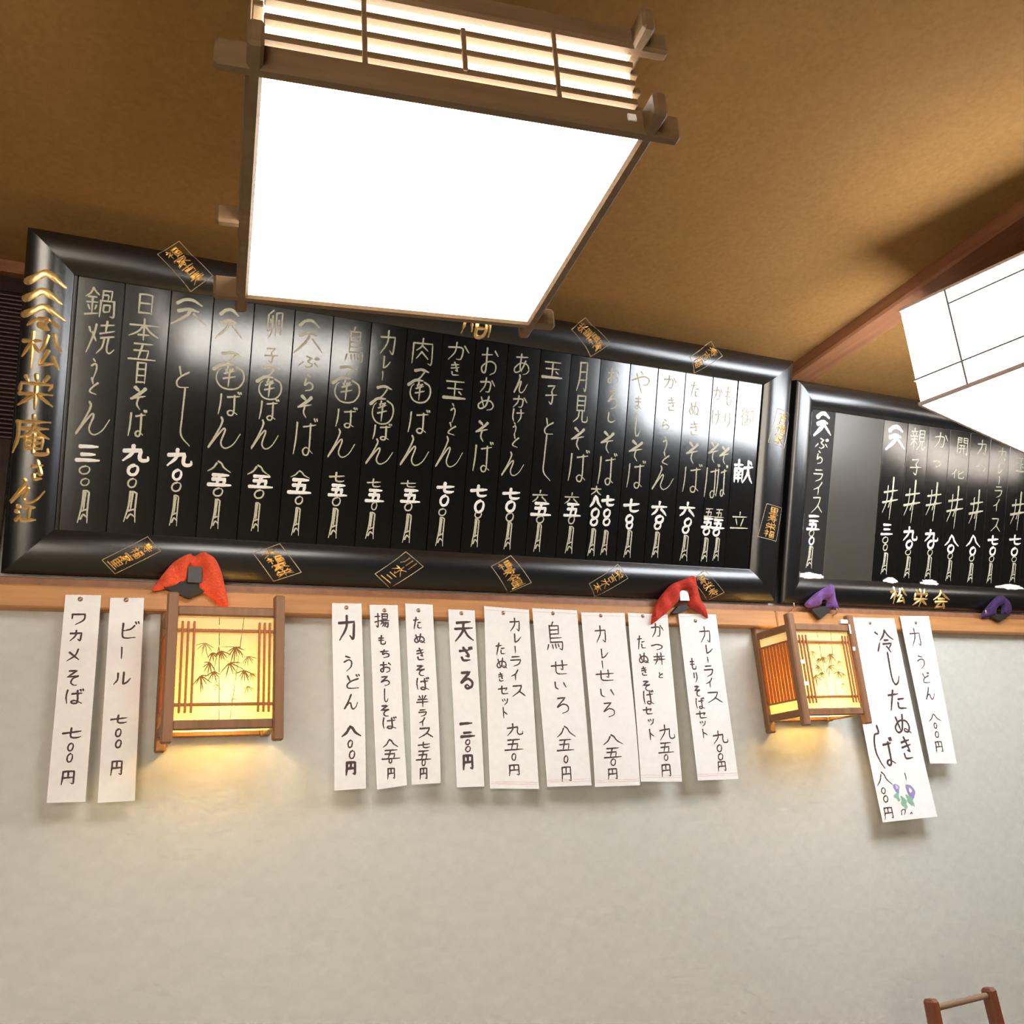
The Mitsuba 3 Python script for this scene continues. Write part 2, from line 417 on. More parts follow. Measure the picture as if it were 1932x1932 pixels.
    'ば': '14,6 8,52 14,96/38,32 90,27/66,8 68,88 46,97 36,86 54,78 92,97/80,3 86,14/93,0 98,10',
    'ばb': '12,14 10,60 4,98/40,24 92,16/70,14 70,88 52,98 44,86 60,78 86,92/84,0 90,8/95,0 99,6',
    'じ': '30,4 26,70 40,94 70,88 94,70/60,8 70,20/76,4 86,16',
    'じb': '40,0 34,50 36,80 97,98',
    '点': '4,20 40,90/56,6 96,80',
    'ぷ': '40,4 66,18/56,24 46,44 68,70 50,92 34,84/24,54 6,84/78,52 92,78/86,4 96,14 84,22 78,12 86,4',
    'ら': '36,3 60,16/30,26 24,66 52,48 84,60 76,86 30,98',
    'か': '5,32 58,26 70,40 62,84 42,88/40,3 34,52 6,94/76,16 97,48',
    'き': '14,26 80,16/12,48 86,36/40,4 74,66/70,64 50,60/20,74 30,94 84,92',
    'お': '8,30 64,25/34,4 32,84 14,88 12,70 50,50 84,58 84,84 58,96/78,12 96,28',
    'め': '22,14 40,80/66,4 50,70 18,92 8,66 36,38 74,34 94,62 84,88 60,97',
    'あ': '16,20 82,14/44,3 40,66 50,84/70,32 50,74 18,92 8,74 40,46 78,48 92,72 80,90 60,97',
    'け': '12,6 8,60 18,92/40,32 96,26/70,4 74,56 52,98',
    'し': '26,3 22,70 40,94 70,90 92,72',
    'しb': '14,2 26,10 30,50 94,98',
    'つ': '4,34 56,16 94,36 86,68 44,92',
    'も': '40,3 32,74 46,94 80,88 84,64/10,30 66,28/8,54 68,52',
    'ち': '10,26 84,18/44,3 28,56 58,44 88,58 80,84 36,97',
    'ろ': '18,10 74,6 74,6 10,62 56,44 90,58 84,84 44,98',
    'た': '6,26 62,20/36,3 6,97/58,46 92,42/54,62 56,86 96,88',
    'ぬ': '18,16 36,80/62,4 46,74 18,90 6,64 38,34 78,36 92,64 80,88 58,84 66,72 97,94',
    'ざ': '10,28 74,20/36,3 72,62 50,62/22,74 34,95 78,92/78,4 84,18/92,0 97,14',
    'さ': '8,32 86,22/42,3 78,66 50,66/20,74 32,95 84,92',
    'る': '18,8 76,4 76,4 8,66 56,42 90,60 84,86 52,97 38,84 54,76 70,90',
    'せ': '3,42 97,32/68,4 68,62 56,60/30,14 28,76 42,94 90,92',
    'い': '8,14 10,66 30,84/78,20 96,66',
    'り': '20,6 14,50 26,46/72,3 78,54 38,98',
    'や': '4,46 60,24 92,34 82,58 62,60/46,4 58,16/24,16 56,97',
    'crest': '*4,64 26,40 50,14 76,38 98,66',
    'crest2': '*4,44 26,24 50,4 74,24 98,46/30,60 14,86/40,56 62,54 54,76/*44,80 62,96/72,62 88,84',
    'ま': '16,20 84,16/18,44 82,40/50,3 52,80 36,96 18,86 36,72 60,78 86,94',
    '丿': '92,2 98,18 30,24 6,56 40,80 92,98',
    'は': '20,12 84,6/62,2 60,80 40,96 26,84 48,74 92,88/76,-14 84,-2/90,-16 96,-4',
    '贈': '10,8 10,46/10,10 30,8 30,46/10,48 2,97/24,48 34,90/50,10 46,60/48,62 50,97 76,96 78,64 48,64/50,80 76,79/92,6 90,50 94,97',
    'うb': '44,0 60,12/32,34 62,22 74,44 52,98',
    'どb': '36,0 48,34/84,26 44,56 28,84 76,98',
    '焼b': '10,22 16,36/34,12 28,40 6,96/22,36 36,60/50,14 94,8/70,0 66,34/48,38 96,26/52,50 96,42/64,50 58,76 40,96/78,46 74,82 84,92 99,80',
}
TEXT_LEFT = [
    '鍋,1366,5452,572,588,c;焼b,1415,4760,538,684,c;うb,1338,4125,225,399,c;どb,1354,3782,242,323,c;んb,1401,3126,625,685,c;一,1365,2580,336,103,w;二,1359,2364,433,209,w;〇,1317,2111,242,171,c;〇,1342,1874,190,152,c;円b,1352,1377,208,648,c',
    '日,2206,5561,324,425,c;本,2207,5043,575,444,c;五,2209,4594,529,367,c;目,2217,4165,252,445,c;そb,2195,3645,334,465,c;ばb,2216,3140,331,543,c;九,2233,2526,493,330,w;〇,2207,2191,234,213,w;〇,2208,1928,198,194,c;円b,2216,1440,252,622,c',
    '天b,3042,5528,745,609,c;と,3019,4183,279,472,c;じb,3109,3354,299,1193,c;九,3077,2519,485,356,w;〇,3056,2169,205,217,w;〇,3057,1920,224,198,c;円b,3055,1423,168,633,c',
    '天b,3846,5413,559,700,c;南c,3919,4452,638,822,c;ばb,3981,3751,465,503,c;んb,3932,3107,658,683,c;八,3877,2413,482,241,c;五,3908,2132,464,241,w;〇,3889,1878,232,181,c;円b,3875,1411,174,624,c',
    '卵,4782,5538,378,664,c;子,4763,4881,275,350,c;南c,4764,4307,532,752,c;ばb,4797,3719,405,456,c;んb,4765,3159,566,648,c;八,4693,2410,479,228,c;五,4755,2168,497,263,w;〇,4732,1902,240,193,c;円b,4701,1405,171,614,c',
    '天b,5525,5392,655,834,c;ぷ,5568,4842,479,267,c;ら,5594,4396,284,374,c;そb,5551,3870,344,480,c;ばb,5614,3221,497,820,c;八,5571,2399,426,161,c;五,5587,2140,490,321,w;〇,5588,1835,195,179,c;円b,5562,1366,177,607,c',
    '鳥,6550,5370,424,797,c;南c,6425,4484,624,850,c;ばb,6484,3742,478,453,c;んb,6430,3142,606,652,c;七,6378,2398,348,236,c;五,6428,2119,404,254,w;〇,6410,1871,220,200,c;円b,6384,1385,201,654,c',
    'カ,7314,5528,399,570,c;レ,7294,5070,209,294,c;ー,7232,4764,152,220,c;南c,7274,4129,550,902,c;ばb,7323,3512,437,369,c;んb,7303,3045,627,590,c;七,7226,2341,322,203,c;五,7277,2067,417,277,w;〇,7276,1835,152,185,c;円b,7227,1386,208,591,c',
    '肉,8122,5438,608,616,c;南c,8116,4663,549,804,c;ばb,8164,3838,511,543,c;んb,8132,3145,686,712,c;七,8035,2391,371,168,c;五,8116,2124,451,300,w;〇,8077,1875,215,188,c;円b,8089,1376,196,657,c',
    'か,9002,5556,547,456,c;き,8953,5156,263,323,c;玉,8982,4680,567,475,c;うb,8967,4121,243,437,c;どb,8967,3757,304,285,c;んb,8972,3201,668,742,c;七,8939,2373,425,248,w;〇,8932,2085,243,248,w;〇,8904,1814,222,171,c;円b,8891,1354,202,667,c',
    'お,9792,5444,459,674,c;か,9788,4869,397,386,c;め,9780,4459,438,347,c;そb,9732,3781,354,482,c;ばb,9809,3185,493,716,c;七,9777,2364,417,290,w;〇,9817,2016,272,291,w;〇,9802,1820,209,174,c;円b,9766,1379,188,659,c',
    'あ,10635,5491,452,509,c;んb,10644,5007,345,450,c;か,10659,4584,388,314,c;け,10633,4254,323,333,c;うb,10563,3920,172,313,c;どb,10608,3648,258,314,c;んb,10603,3073,581,589,c;七,10620,2363,452,275,w;〇,10623,2076,280,256,w;〇,10624,1819,237,216,c;円b,10619,1363,194,649,c',
    '玉,11455,5473,555,457,c;子,11475,4862,311,517,c;と,11475,4089,267,418,c;じb,11470,3314,320,1116,c;六,11389,2373,421,299,c;五,11449,2067,532,319,w;〇,11437,1815,244,180,c;円b,11414,1362,191,679,c',
    '月,12304,5413,343,766,c;見,12317,4609,412,707,c;そb,12290,3872,412,546,c;ばb,12376,3207,560,790,c;六,12259,2391,411,283,c;五,12307,2109,458,324,w;〇,12294,1863,206,203,c;円b,12285,1363,219,669,c',
    'お,13160,5528,354,409,c;ろ,13187,4952,307,492,c;し,13188,4496,293,246,c;そb,13130,3868,424,533,c;ばb,13189,3201,519,802,c;大,12927,2641,290,225,c;八,12942,2364,328,287,w;〇,12946,2075,257,246,w;〇,12930,1858,234,184,w;円b,12917,1341,210,677,c;七,13287,2400,355,268,w;〇,13281,2099,223,206,w;〇,13288,1882,227,186,w;円b,13276,1352,204,619,c',
    'や,13986,5490,558,582,c;ま,13948,4960,242,332,c;し,13975,4396,194,624,c;そb,13974,3734,461,520,c;ばb,14040,3141,535,709,c;七,13979,2327,461,355,w;〇,13947,2000,242,209,w;〇,13962,1843,213,188,w;円b,13964,1360,228,689,c',
    'か,14862,5592,400,358,c;き,14950,5048,276,359,c;ら,14811,4498,300,274,c;うb,14832,3989,250,401,c;どb,14878,3631,325,317,c;んb,14863,3107,650,635,c;六,14821,2326,474,360,w;〇,14847,2051,275,191,w;〇,14806,1886,235,191,w;円b,14794,1387,220,657,c',
    'た,15651,5509,283,427,c;ぬ,15659,5013,308,385,c;き,15719,4501,335,386,c;そb,15694,3849,422,557,c;ばb,15758,3195,582,752,c;六,15685,2367,488,365,w;〇,15728,2035,257,215,w;〇,15676,1844,242,202,w;円b,15678,1351,257,667,c',
    'か,16376,5491,316,389,c;け,16370,4856,289,433,c;も,16726,5468,266,522,c;り,16748,4811,240,436,c;そb,16364,3926,368,542,c;ばb,16390,3173,458,912,c;そb,16718,3883,346,480,c;ばb,16707,3205,335,838,c;五,16382,2331,316,239,c;五,16376,2057,410,261,w;〇,16336,1831,236,183,w;円b,16332,1344,210,630,c;五,16709,2332,303,240,c;五,16701,2050,404,249,w;〇,16655,1829,239,183,w;円b,16698,1375,207,612,c',
    '御,17372,4969,435,528,c;献,17388,3514,626,639,w;立,17391,2191,598,486,c']
SEAMS_LEFT = [np.float64(0.1796), np.float64(0.2675), np.float64(0.3511), np.float64(0.434), np.float64(0.5197), np.float64(0.6037), np.float64(0.6895), np.float64(0.7728), np.float64(0.8589), np.float64(0.9424), np.float64(1.0256), np.float64(1.1116), np.float64(1.1942), np.float64(1.2779), np.float64(1.3642), np.float64(1.4478), np.float64(1.5323), np.float64(1.6191), np.float64(1.6996)]
TEXT_RIGHT = [
    '天b,1107,5076,638,722,w;ぷ,1121,4535,505,310,c;ら,1079,4145,292,372,c;ラ,1090,3636,372,351,c;イ,1113,3273,346,372,c;ス,1132,2815,399,497,c;一,1057,2487,345,103,w;五,1055,2237,451,269,w;〇,1012,2005,212,186,c;〇,1033,1794,212,219,w;円b,1012,1328,239,621,c',
    '',
    '天b,3880,4979,781,775,w;井b,3861,3193,607,1251,c;三,3823,2288,462,367,w;〇,3783,1982,260,194,c;〇,3805,1766,202,194,c;円b,3825,1289,260,627,c',
    '親,4764,5027,624,654,c;子,4760,4211,446,524,c;井b,4734,3173,653,1268,c;九,4760,2216,564,416,w;〇,4748,1907,297,241,w;〇,4727,1674,267,175,c;円b,4742,1223,238,636,c',
    'か,5732,5094,581,509,c;つ,5607,4389,366,243,c;井b,5623,3229,640,1174,c;九,5623,2214,548,355,w;〇,5620,1957,305,244,w;〇,5615,1711,244,200,c;円b,5594,1252,262,666,c',
    '開,6633,5017,502,538,c;化,6520,4157,532,291,c;井b,6520,3128,688,1301,c;八,6487,2120,594,337,w;〇,6466,1874,312,238,w;〇,6459,1650,250,189,c;円b,6457,1203,250,629,c',
    'カ,7494,5069,450,476,c;つ,7484,4414,418,272,c;井b,7432,3115,610,1250,c;八,7406,2162,609,364,w;〇,7408,1853,289,250,w;〇,7384,1630,256,191,c;円b,7378,1176,237,592,c',
    'カ,8397,4939,396,414,c;レ,8349,4470,264,322,c;ー,8338,4120,231,276,c;ラ,8346,3750,362,368,c;イ,8292,3339,296,391,c;ス,8326,2727,428,461,c;七,8266,2225,460,299,w;〇,8285,1901,296,254,w;〇,8263,1652,263,194,c;円b,8230,1203,230,623,c',
    '玉,9268,4694,406,512,c;井b,9298,3215,677,1213,c;七,9264,2295,541,327,w;〇,9271,1931,338,257,w;〇,9281,1692,264,173,c;円b,9278,1261,270,608,c']
SEAMS_RIGHT = [np.float64(0.1543), np.float64(0.3401), np.float64(0.4344), np.float64(0.52), np.float64(0.6081), np.float64(0.6953), np.float64(0.784), np.float64(0.8724)]
GOLD_LEFT = 'crest,388,5688,690,386,g;crest,357,5349,647,349,g;crest2,397,4965,740,460,g;松,409,4325,707,737,g;栄,365,3529,640,682,g;庵,348,2700,656,774,g;さ,500,2026,208,370,g;んb,359,1605,591,480,g;江,352,1187,354,351,g'
GOLD_RIGHT = '松,4247,378,630,477,g;栄,5150,344,569,527,g;会,5990,316,676,556,g'
GOLD_TOP = '贈,9345,6411,736,902,g'
INSCRIPTIONS = [
    ('寿福家里', 0.2298, 0.0471, 0.0261, -0.0271, -0.0816, -0.0507),
    ('大福家栄', 0.5197, 0.0465, 0.056, 0.0226, 0.0481, -0.0584),
    ('川水三', 0.7913, 0.0432, 0.0399, -0.0313, -0.0717, -0.053),
    ('福寿会里', 1.0695, 0.0456, 0.0551, 0.0274, 0.0524, -0.0613),
    ('栄吉水本', 1.3362, 0.0414, 0.0256, -0.0332, -0.0837, -0.051),
    ('家栄寿', 1.6374, 0.0409, 0.0451, 0.0242, 0.0627, -0.0549),
    ('吉福家', 1.837, 0.478, 0.0543, -0.0108, -0.0186, -0.0939),
    ('里寿栄福', 1.8303, 0.2208, 0.0583, -0.009, -0.016, -0.0908),
    ('福家吉寿', 0.2887, 0.6438, 0.0394, 0.0364, 0.0694, -0.0624),
    ('栄里福家', 1.2331, 0.6386, 0.0428, 0.0377, 0.0659, -0.0555),
    ('寿吉福', 1.5756, 0.6371, 0.0285, -0.0362, -0.0737, -0.0533)]
STRIPS = [
    ([(-0.0383, 1.7716), (0.0256, 1.7728), (0.0244, 1.3819), (-0.0398, 1.3834)], (-0.0114, 1.7635), 'ワ,-114,17237,285,235,c;カ,-128,16911,239,216,c;メ,-152,16531,252,246,c;そ,-135,16092,250,307,c;ば,-84,15739,328,272,c;七,-72,15052,333,219,c;〇,-76,14809,115,146,c;〇,-76,14615,115,163,c;円,-78,14262,228,258,c'),
    ([(0.0423, 1.7681), (0.1049, 1.7702), (0.1091, 1.3792), (0.0452, 1.3789)], (0.0717, 1.7647), 'ビ,818,17029,359,357,c;ー,697,16580,62,234,c;ル,735,16083,321,263,c;七,723,15295,301,176,c;〇,729,15051,120,153,c;〇,742,14845,120,152,c;円,739,14404,208,280,c'),
    ([(0.4864, 1.7716), (0.5527, 1.7725), (0.5544, 1.3799), (0.4882, 1.3789)], (0.5186, 1.7625), '力,5204,17172,401,569,k;う,5201,16395,216,342,c;ど,5286,15996,323,315,c;ん,5240,15573,309,322,c;八,5238,14963,412,215,k;〇,5213,14710,117,157,c;〇,5250,14492,140,167,c;円,5224,14216,209,275,k'),
    ([(0.5707, 1.7707), (0.6356, 1.7715), (0.6431, 1.3821), (0.5781, 1.3766)], (0.6045, 1.7585), '揚,5986,17355,340,321,c;も,5982,16919,200,207,c;ち,6031,16616,237,181,c;お,6036,16321,261,240,c;ろ,6023,16023,222,214,c;し,6033,15710,111,294,c;そ,6001,15383,232,244,c;ば,6092,15126,330,243,c;八,6100,14701,340,171,c;五,6100,14468,399,204,c;〇,6088,14339,77,101,c;円,6095,14080,168,235,c'),
    ([(0.6531, 1.7757), (0.7188, 1.7753), (0.7182, 1.383), (0.6537, 1.3827)], (0.6839, 1.7608), 'た,6802,17312,195,276,c;ぬ,6834,16963,259,224,c;き,6838,16611,214,283,c;そ,6814,16239,243,243,c;ば,6852,15948,314,265,c;半,6834,15572,279,250,c;ラ,6824,15311,202,153,c;イ,6805,15123,151,176,c;ス,6878,14893,339,233,c;七,6824,14628,274,139,c;五,6810,14421,336,206,c;〇,6808,14272,94,137,c;円,6802,14045,173,249,c'),
    ([(0.7557, 1.7653), (0.8213, 1.7647), (0.8207, 1.3715), (0.7554, 1.3724)], (0.7879, 1.7569), '天,7914,17158,460,510,k;ざ,7925,16621,349,314,k;る,7913,16030,333,394,k;一,7842,15072,288,96,k;二,7868,14833,339,142,k;〇,7859,14670,130,113,c;〇,7858,14523,143,122,c;円,7842,14245,245,326,k'),
    ([(0.8454, 1.7755), (0.9609, 1.77), (0.9495, 1.3597), (0.833, 1.3665)], (0.8931, 1.7604), 'カ,9224,17334,299,329,c;レ,9243,17008,213,221,c;ー,9176,16741,51,155,c;ラ,9174,16465,295,243,c;イ,9123,16147,209,241,c;ス,9187,15788,334,276,c;た,8803,16750,237,282,c;ぬ,8808,16419,263,254,c;き,8773,16103,151,201,c;セ,8808,15803,261,199,c;ッ,8831,15542,151,148,c;ト,8807,15296,136,245,c;九,9019,14913,396,268,c;五,8967,14581,448,253,c;〇,8948,14317,122,155,c;円,8934,14032,269,248,c'),
    ([(0.9696, 1.7741), (1.091, 1.7724), (1.0882, 1.3613), (0.9724, 1.3632)], (1.0241, 1.7633), '鳥,10231,17077,457,704,c;せ,10295,16328,453,351,c;い,10277,15895,320,231,c;ろ,10286,15442,361,393,c;八,10316,14838,502,261,c;五,10266,14535,456,271,c;〇,10258,14220,128,163,c;円,10241,13894,268,350,c'),
    ([(1.1015, 1.7674), (1.2253, 1.7695), (1.2147, 1.3553), (1.0944, 1.3574)], (1.1559, 1.761), 'カ,11515,17146,340,436,c;レ,11538,16660,246,242,c;ー,11455,16392,58,186,c;せ,11495,16133,518,278,c;い,11493,15706,394,261,c;ろ,11487,15316,347,361,c;八,11506,14618,538,240,c;五,11471,14317,475,238,c;〇,11470,14106,163,157,c;円,11432,13844,265,259,c'),
    ([(1.2346, 1.7698), (1.3528, 1.7689), (1.3348, 1.3583), (1.2187, 1.3636)], (1.2773, 1.7628), 'か,13160,17267,378,380,c;つ,13087,16847,342,181,c;丼,13120,16550,357,303,c;と,13096,16139,129,136,c;た,12640,16952,225,346,c;ぬ,12654,16561,288,273,c;き,12629,16241,191,230,c;そ,12637,15877,269,255,c;ば,12656,15597,316,332,c;セ,12598,15273,282,184,c;ッ,12650,15009,172,157,c;ト,12618,14710,156,259,c;九,13065,14751,443,366,c;五,12983,14389,440,258,c;〇,12964,14161,131,146,c;円,12926,13864,280,304,c'),
    ([(1.3853, 1.7725), (1.5038, 1.7729), (1.5033, 1.3571), (1.3796, 1.3588)], (1.4356, 1.7543), 'カ,14617,17187,380,432,c;レ,14659,16802,275,228,c;ー,14585,16532,62,141,c;ラ,14570,16244,306,294,c;イ,14540,15951,237,236,c;ス,14634,15584,473,303,c;も,14117,16424,218,293,c;り,14140,16084,134,249,c;そ,14129,15739,216,274,c;ば,14166,15438,282,272,c;セ,14163,15153,331,189,c;ッ,14170,14938,181,134,c;ト,14182,14697,181,213,c;九,14639,14591,467,321,c;〇,14571,14330,183,177,c;〇,14571,14124,182,163,c;円,14574,13896,264,248,c'),
    ([(1.9393, 1.7762), (2.135, 1.7788), (2.1376, 1.2303), (1.9459, 1.227)], (2.0368, 1.7618), '冷,20806,17104,719,664,k;し,20909,16320,401,976,k;た,20823,15440,637,584,k;ぬ,20832,14784,587,557,k;き,20830,14139,425,627,k;丿,19811,14195,234,1173,k;は,20140,14001,429,649,k;八,19789,13374,536,371,c;〇,19699,13064,171,159,c;〇,19721,12854,191,173,c;円,19716,12497,318,301,c;ー,20575,13379,141,204,c'),
    ([(2.1577, 1.7857), (2.2754, 1.7888), (2.2586, 1.3655), (2.157, 1.3693)], (2.2157, 1.7666), '力,22042,17237,458,554,c;う,22047,16514,335,403,c;ど,22097,16053,310,311,c;ん,22104,15614,379,359,c;八,22089,14934,494,218,c;〇,22062,14713,141,157,c;〇,22051,14469,163,175,c;円,22037,14134,279,311,c')]
CLOTHS = [
    ([(0.1135, 1.7802), (0.1373, 1.8183), (0.1559, 1.8429), (0.1857, 1.8612), (0.1955, 1.8535), (0.2105, 1.8658), (0.2373, 1.8535), (0.2528, 1.8237), (0.2636, 1.7827), (0.2695, 1.753), (0.2509, 1.7535), (0.2311, 1.7731), (0.2114, 1.7867), (0.2052, 1.7948), (0.2136, 1.8345), (0.1945, 1.8324), (0.1837, 1.8383), (0.1851, 1.803), (0.1582, 1.7929), (0.1359, 1.7858)], (0.1836, 1.8405, 0.2126, 1.8007), [(0.1376, 1.7902), (0.1835, 1.8087), (0.2088, 1.7963), (0.2206, 1.7856), (0.1893, 1.769)]),
    ([(1.2947, 1.739), (1.3053, 1.7722), (1.3288, 1.8097), (1.3609, 1.8441), (1.3984, 1.8574), (1.4317, 1.8697), (1.4396, 1.8516), (1.4554, 1.8128), (1.4709, 1.7819), (1.4749, 1.7577), (1.4552, 1.771), (1.4363, 1.7829), (1.4132, 1.7878), (1.4201, 1.8332), (1.3891, 1.8288), (1.3864, 1.8035), (1.365, 1.7841), (1.3281, 1.7597), (1.3079, 1.7466)], (1.3883, 1.8327, 1.4165, 1.8031), [(1.359, 1.7693), (1.3813, 1.7893), (1.4081, 1.7943), (1.4149, 1.7848), (1.3852, 1.7714)]),
    ([(1.8032, 1.8096), (1.835, 1.8353), (1.8749, 1.8569), (1.9011, 1.8666), (1.91, 1.8381), (1.9197, 1.8157), (1.9264, 1.7963), (1.9079, 1.7958), (1.8782, 1.7994), (1.8852, 1.8221), (1.8673, 1.823), (1.854, 1.8016), (1.8309, 1.7994), (1.8087, 1.8002)], (1.8635, 1.8273, 1.8801, 1.7994), [(1.8219, 1.7933), (1.8678, 1.8043), (1.8989, 1.7977), (1.8474, 1.7668)]),
    ([(2.4908, 1.7937), (2.5295, 1.8311), (2.565, 1.8573), (2.5932, 1.8566), (2.6159, 1.8361), (2.6275, 1.8108), (2.6174, 1.7971), (2.584, 1.8012), (2.5877, 1.8263), (2.5663, 1.8256), (2.5541, 1.7961), (2.5, 1.7864)], (2.5674, 1.829, 2.5781, 1.7977), [(2.5297, 1.7916), (2.5903, 1.8048), (2.6168, 1.7989), (2.5671, 1.7776)])]
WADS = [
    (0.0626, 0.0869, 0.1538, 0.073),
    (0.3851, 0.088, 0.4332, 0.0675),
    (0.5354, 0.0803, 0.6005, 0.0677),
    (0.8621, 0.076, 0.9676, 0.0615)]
GLORY = (2.0168, 1.3105, 2.0636, 1.3004)


# ---------------------------------------------------------------- the room
RX0, RX1, RY, CEIL = -2.3, 4.3, -4.6, EYE + 1.20
structure("wall_back", chamfer_box([RX0, 0, 0], [RX1, 0.12, CEIL], 0.001), "m_plaster", "pale sage plaster wall with fine grain behind the paper strips")
FX0, FX1, FZ0, FZ1 = -2.25, -0.6, 0.40, 2.35      # opening of the added fill-light window behind the camera
structure("wall_front", join([
    trimesh.creation.box(bounds=[[RX0, RY - 0.12, 0], [RX1, RY, FZ0]]), trimesh.creation.box(bounds=[[RX0, RY - 0.12, FZ1], [RX1, RY, CEIL]]),
    trimesh.creation.box(bounds=[[RX0, RY - 0.12, FZ0], [FX0, RY, FZ1]]), trimesh.creation.box(bounds=[[FX1, RY - 0.12, FZ0], [RX1, RY, FZ1]])]), "m_darkpanel", "dark wooden wall facing the menu boards")
structure("wall_left", chamfer_box([RX0 - 0.12, RY - 0.12, 0], [RX0, 0.12, CEIL], 0.001), "m_darkpanel", "dark wooden wall on the left of the room")
structure("wall_right", chamfer_box([RX1, RY - 0.12, 0], [RX1 + 0.12, 0.12, CEIL], 0.001), "m_darkpanel", "dark wooden wall on the right of the room")
structure("floor", chamfer_box([RX0, RY, -0.08], [RX1, 0, 0], 0.001), "m_floor", "pale straw coloured floor mats")
structure("ceiling", chamfer_box([RX0, RY, CEIL], [RX1, 0, CEIL + 0.1], 0.001), "m_ceiling", "golden brown matte ceiling")


def beam_mesh():
    z0, z1 = CEIL - 0.036, CEIL + 0.01
    m = chamfer_box([0, 0, z0], [0.088, 1, z1], 0.006)
    v = m.vertices
    y = v[:, 1] * (RY + 0.03) - 0.03 * (1 - v[:, 1])
    m.vertices = np.c_[v[:, 0] + 1.823 + 0.045 * y, y, v[:, 2]]
    m.fix_normals()
    return m


obj("beam", beam_mesh(), "m_beam", "ceiling", label="reddish brown wooden beam across the ceiling")
# picture rail: three lengths butted together
rail = structure("trim_1", chamfer_box([RX0, -0.036, EYE + 0.4455], [-0.62, 0, EYE + 0.490], 0.003), "m_rail", "light wooden picture rail under the menu boards")
for x0, x1 in ((-0.62, 1.708), (1.7095, RX1)):
    obj("rail_length", chamfer_box([x0, -0.036, EYE + 0.4455], [x1, 0, EYE + 0.490], 0.003), "m_rail", rail)
obj("ledge", chamfer_box([RX0, -0.024, EYE + 0.490], [RX1, 0, EYE + 0.508], 0.002), "m_beam", rail, label="reddish brown set-back ledge")
structure("trim_2", chamfer_box([RX0, -0.03, CEIL - 0.03], [RX1, 0, CEIL], 0.003), "m_beam", "reddish brown cornice where wall and ceiling meet")
win = thing("window_1", "added shoji window with white fill-light panes in the wall facing the boards", "window")
labels[win] = {"label": "added shoji window with white fill-light panes in the wall facing the boards", "kind": "structure"}
for x0, x1, z0, z1 in ((FX0, FX1, FZ0, FZ0 + 0.05), (FX0, FX1, FZ1 - 0.05, FZ1), (FX0, FX0 + 0.05, FZ0, FZ1), (FX1 - 0.05, FX1, FZ0, FZ1), ((FX0 + FX1) / 2 - 0.025, (FX0 + FX1) / 2 + 0.025, FZ0, FZ1)):
    obj("window_frame", chamfer_box([x0, RY - 0.08, z0], [x1, RY - 0.02, z1], 0.002), "m_beam", win)
obj("fill_light_pane", trimesh.creation.box(bounds=[[FX0, RY - 0.078, FZ0], [FX1, RY - 0.075, FZ1]]), "m_diffuser", win, emitter=FILL_WINDOW_LIGHT)  # glowing sheet added to fill the room with light
for k in range(1, 5):
    z = FZ0 + (FZ1 - FZ0) * k / 5
    obj("muntin", chamfer_box([FX0 + 0.05, RY - 0.074, z - 0.006], [FX1 - 0.05, RY - 0.05, z + 0.006], 0.001), "m_beam", win)

# ---------------------------------------------------------------- menu boards
LEAN = math.radians(19.9386)
BX, BV, BN = np.array([1.0, 0, 0]), np.array([0, -math.sin(LEAN), math.cos(LEAN)]), np.array([0, -math.cos(LEAN), -math.sin(LEAN)])
DEPTH = 0.022                                    # crest of the frame above the planks
PROFILE = np.array([(0, -0.016), (0.0, 0.006), (0.035, 0.0105), (0.10, 0.0148), (0.20, 0.0185), (0.32, 0.0208), (0.45, 0.0219), (0.58, 0.0218), (0.70, 0.0200), (0.81, 0.0163), (0.90, 0.0112), (0.965, 0.0065), (1.0, 0.0045), (1.0, -0.010)])


def profile_height(s):
    return np.interp(s, PROFILE[1:-1, 0], PROFILE[1:-1, 1])


def board_point(o, uvw):
    uvw = np.atleast_2d(uvw)
    return np.asarray(o) + uvw[:, :1] * BX + uvw[:, 1:2] * BV + (uvw[:, 2:3] - DEPTH) * BN


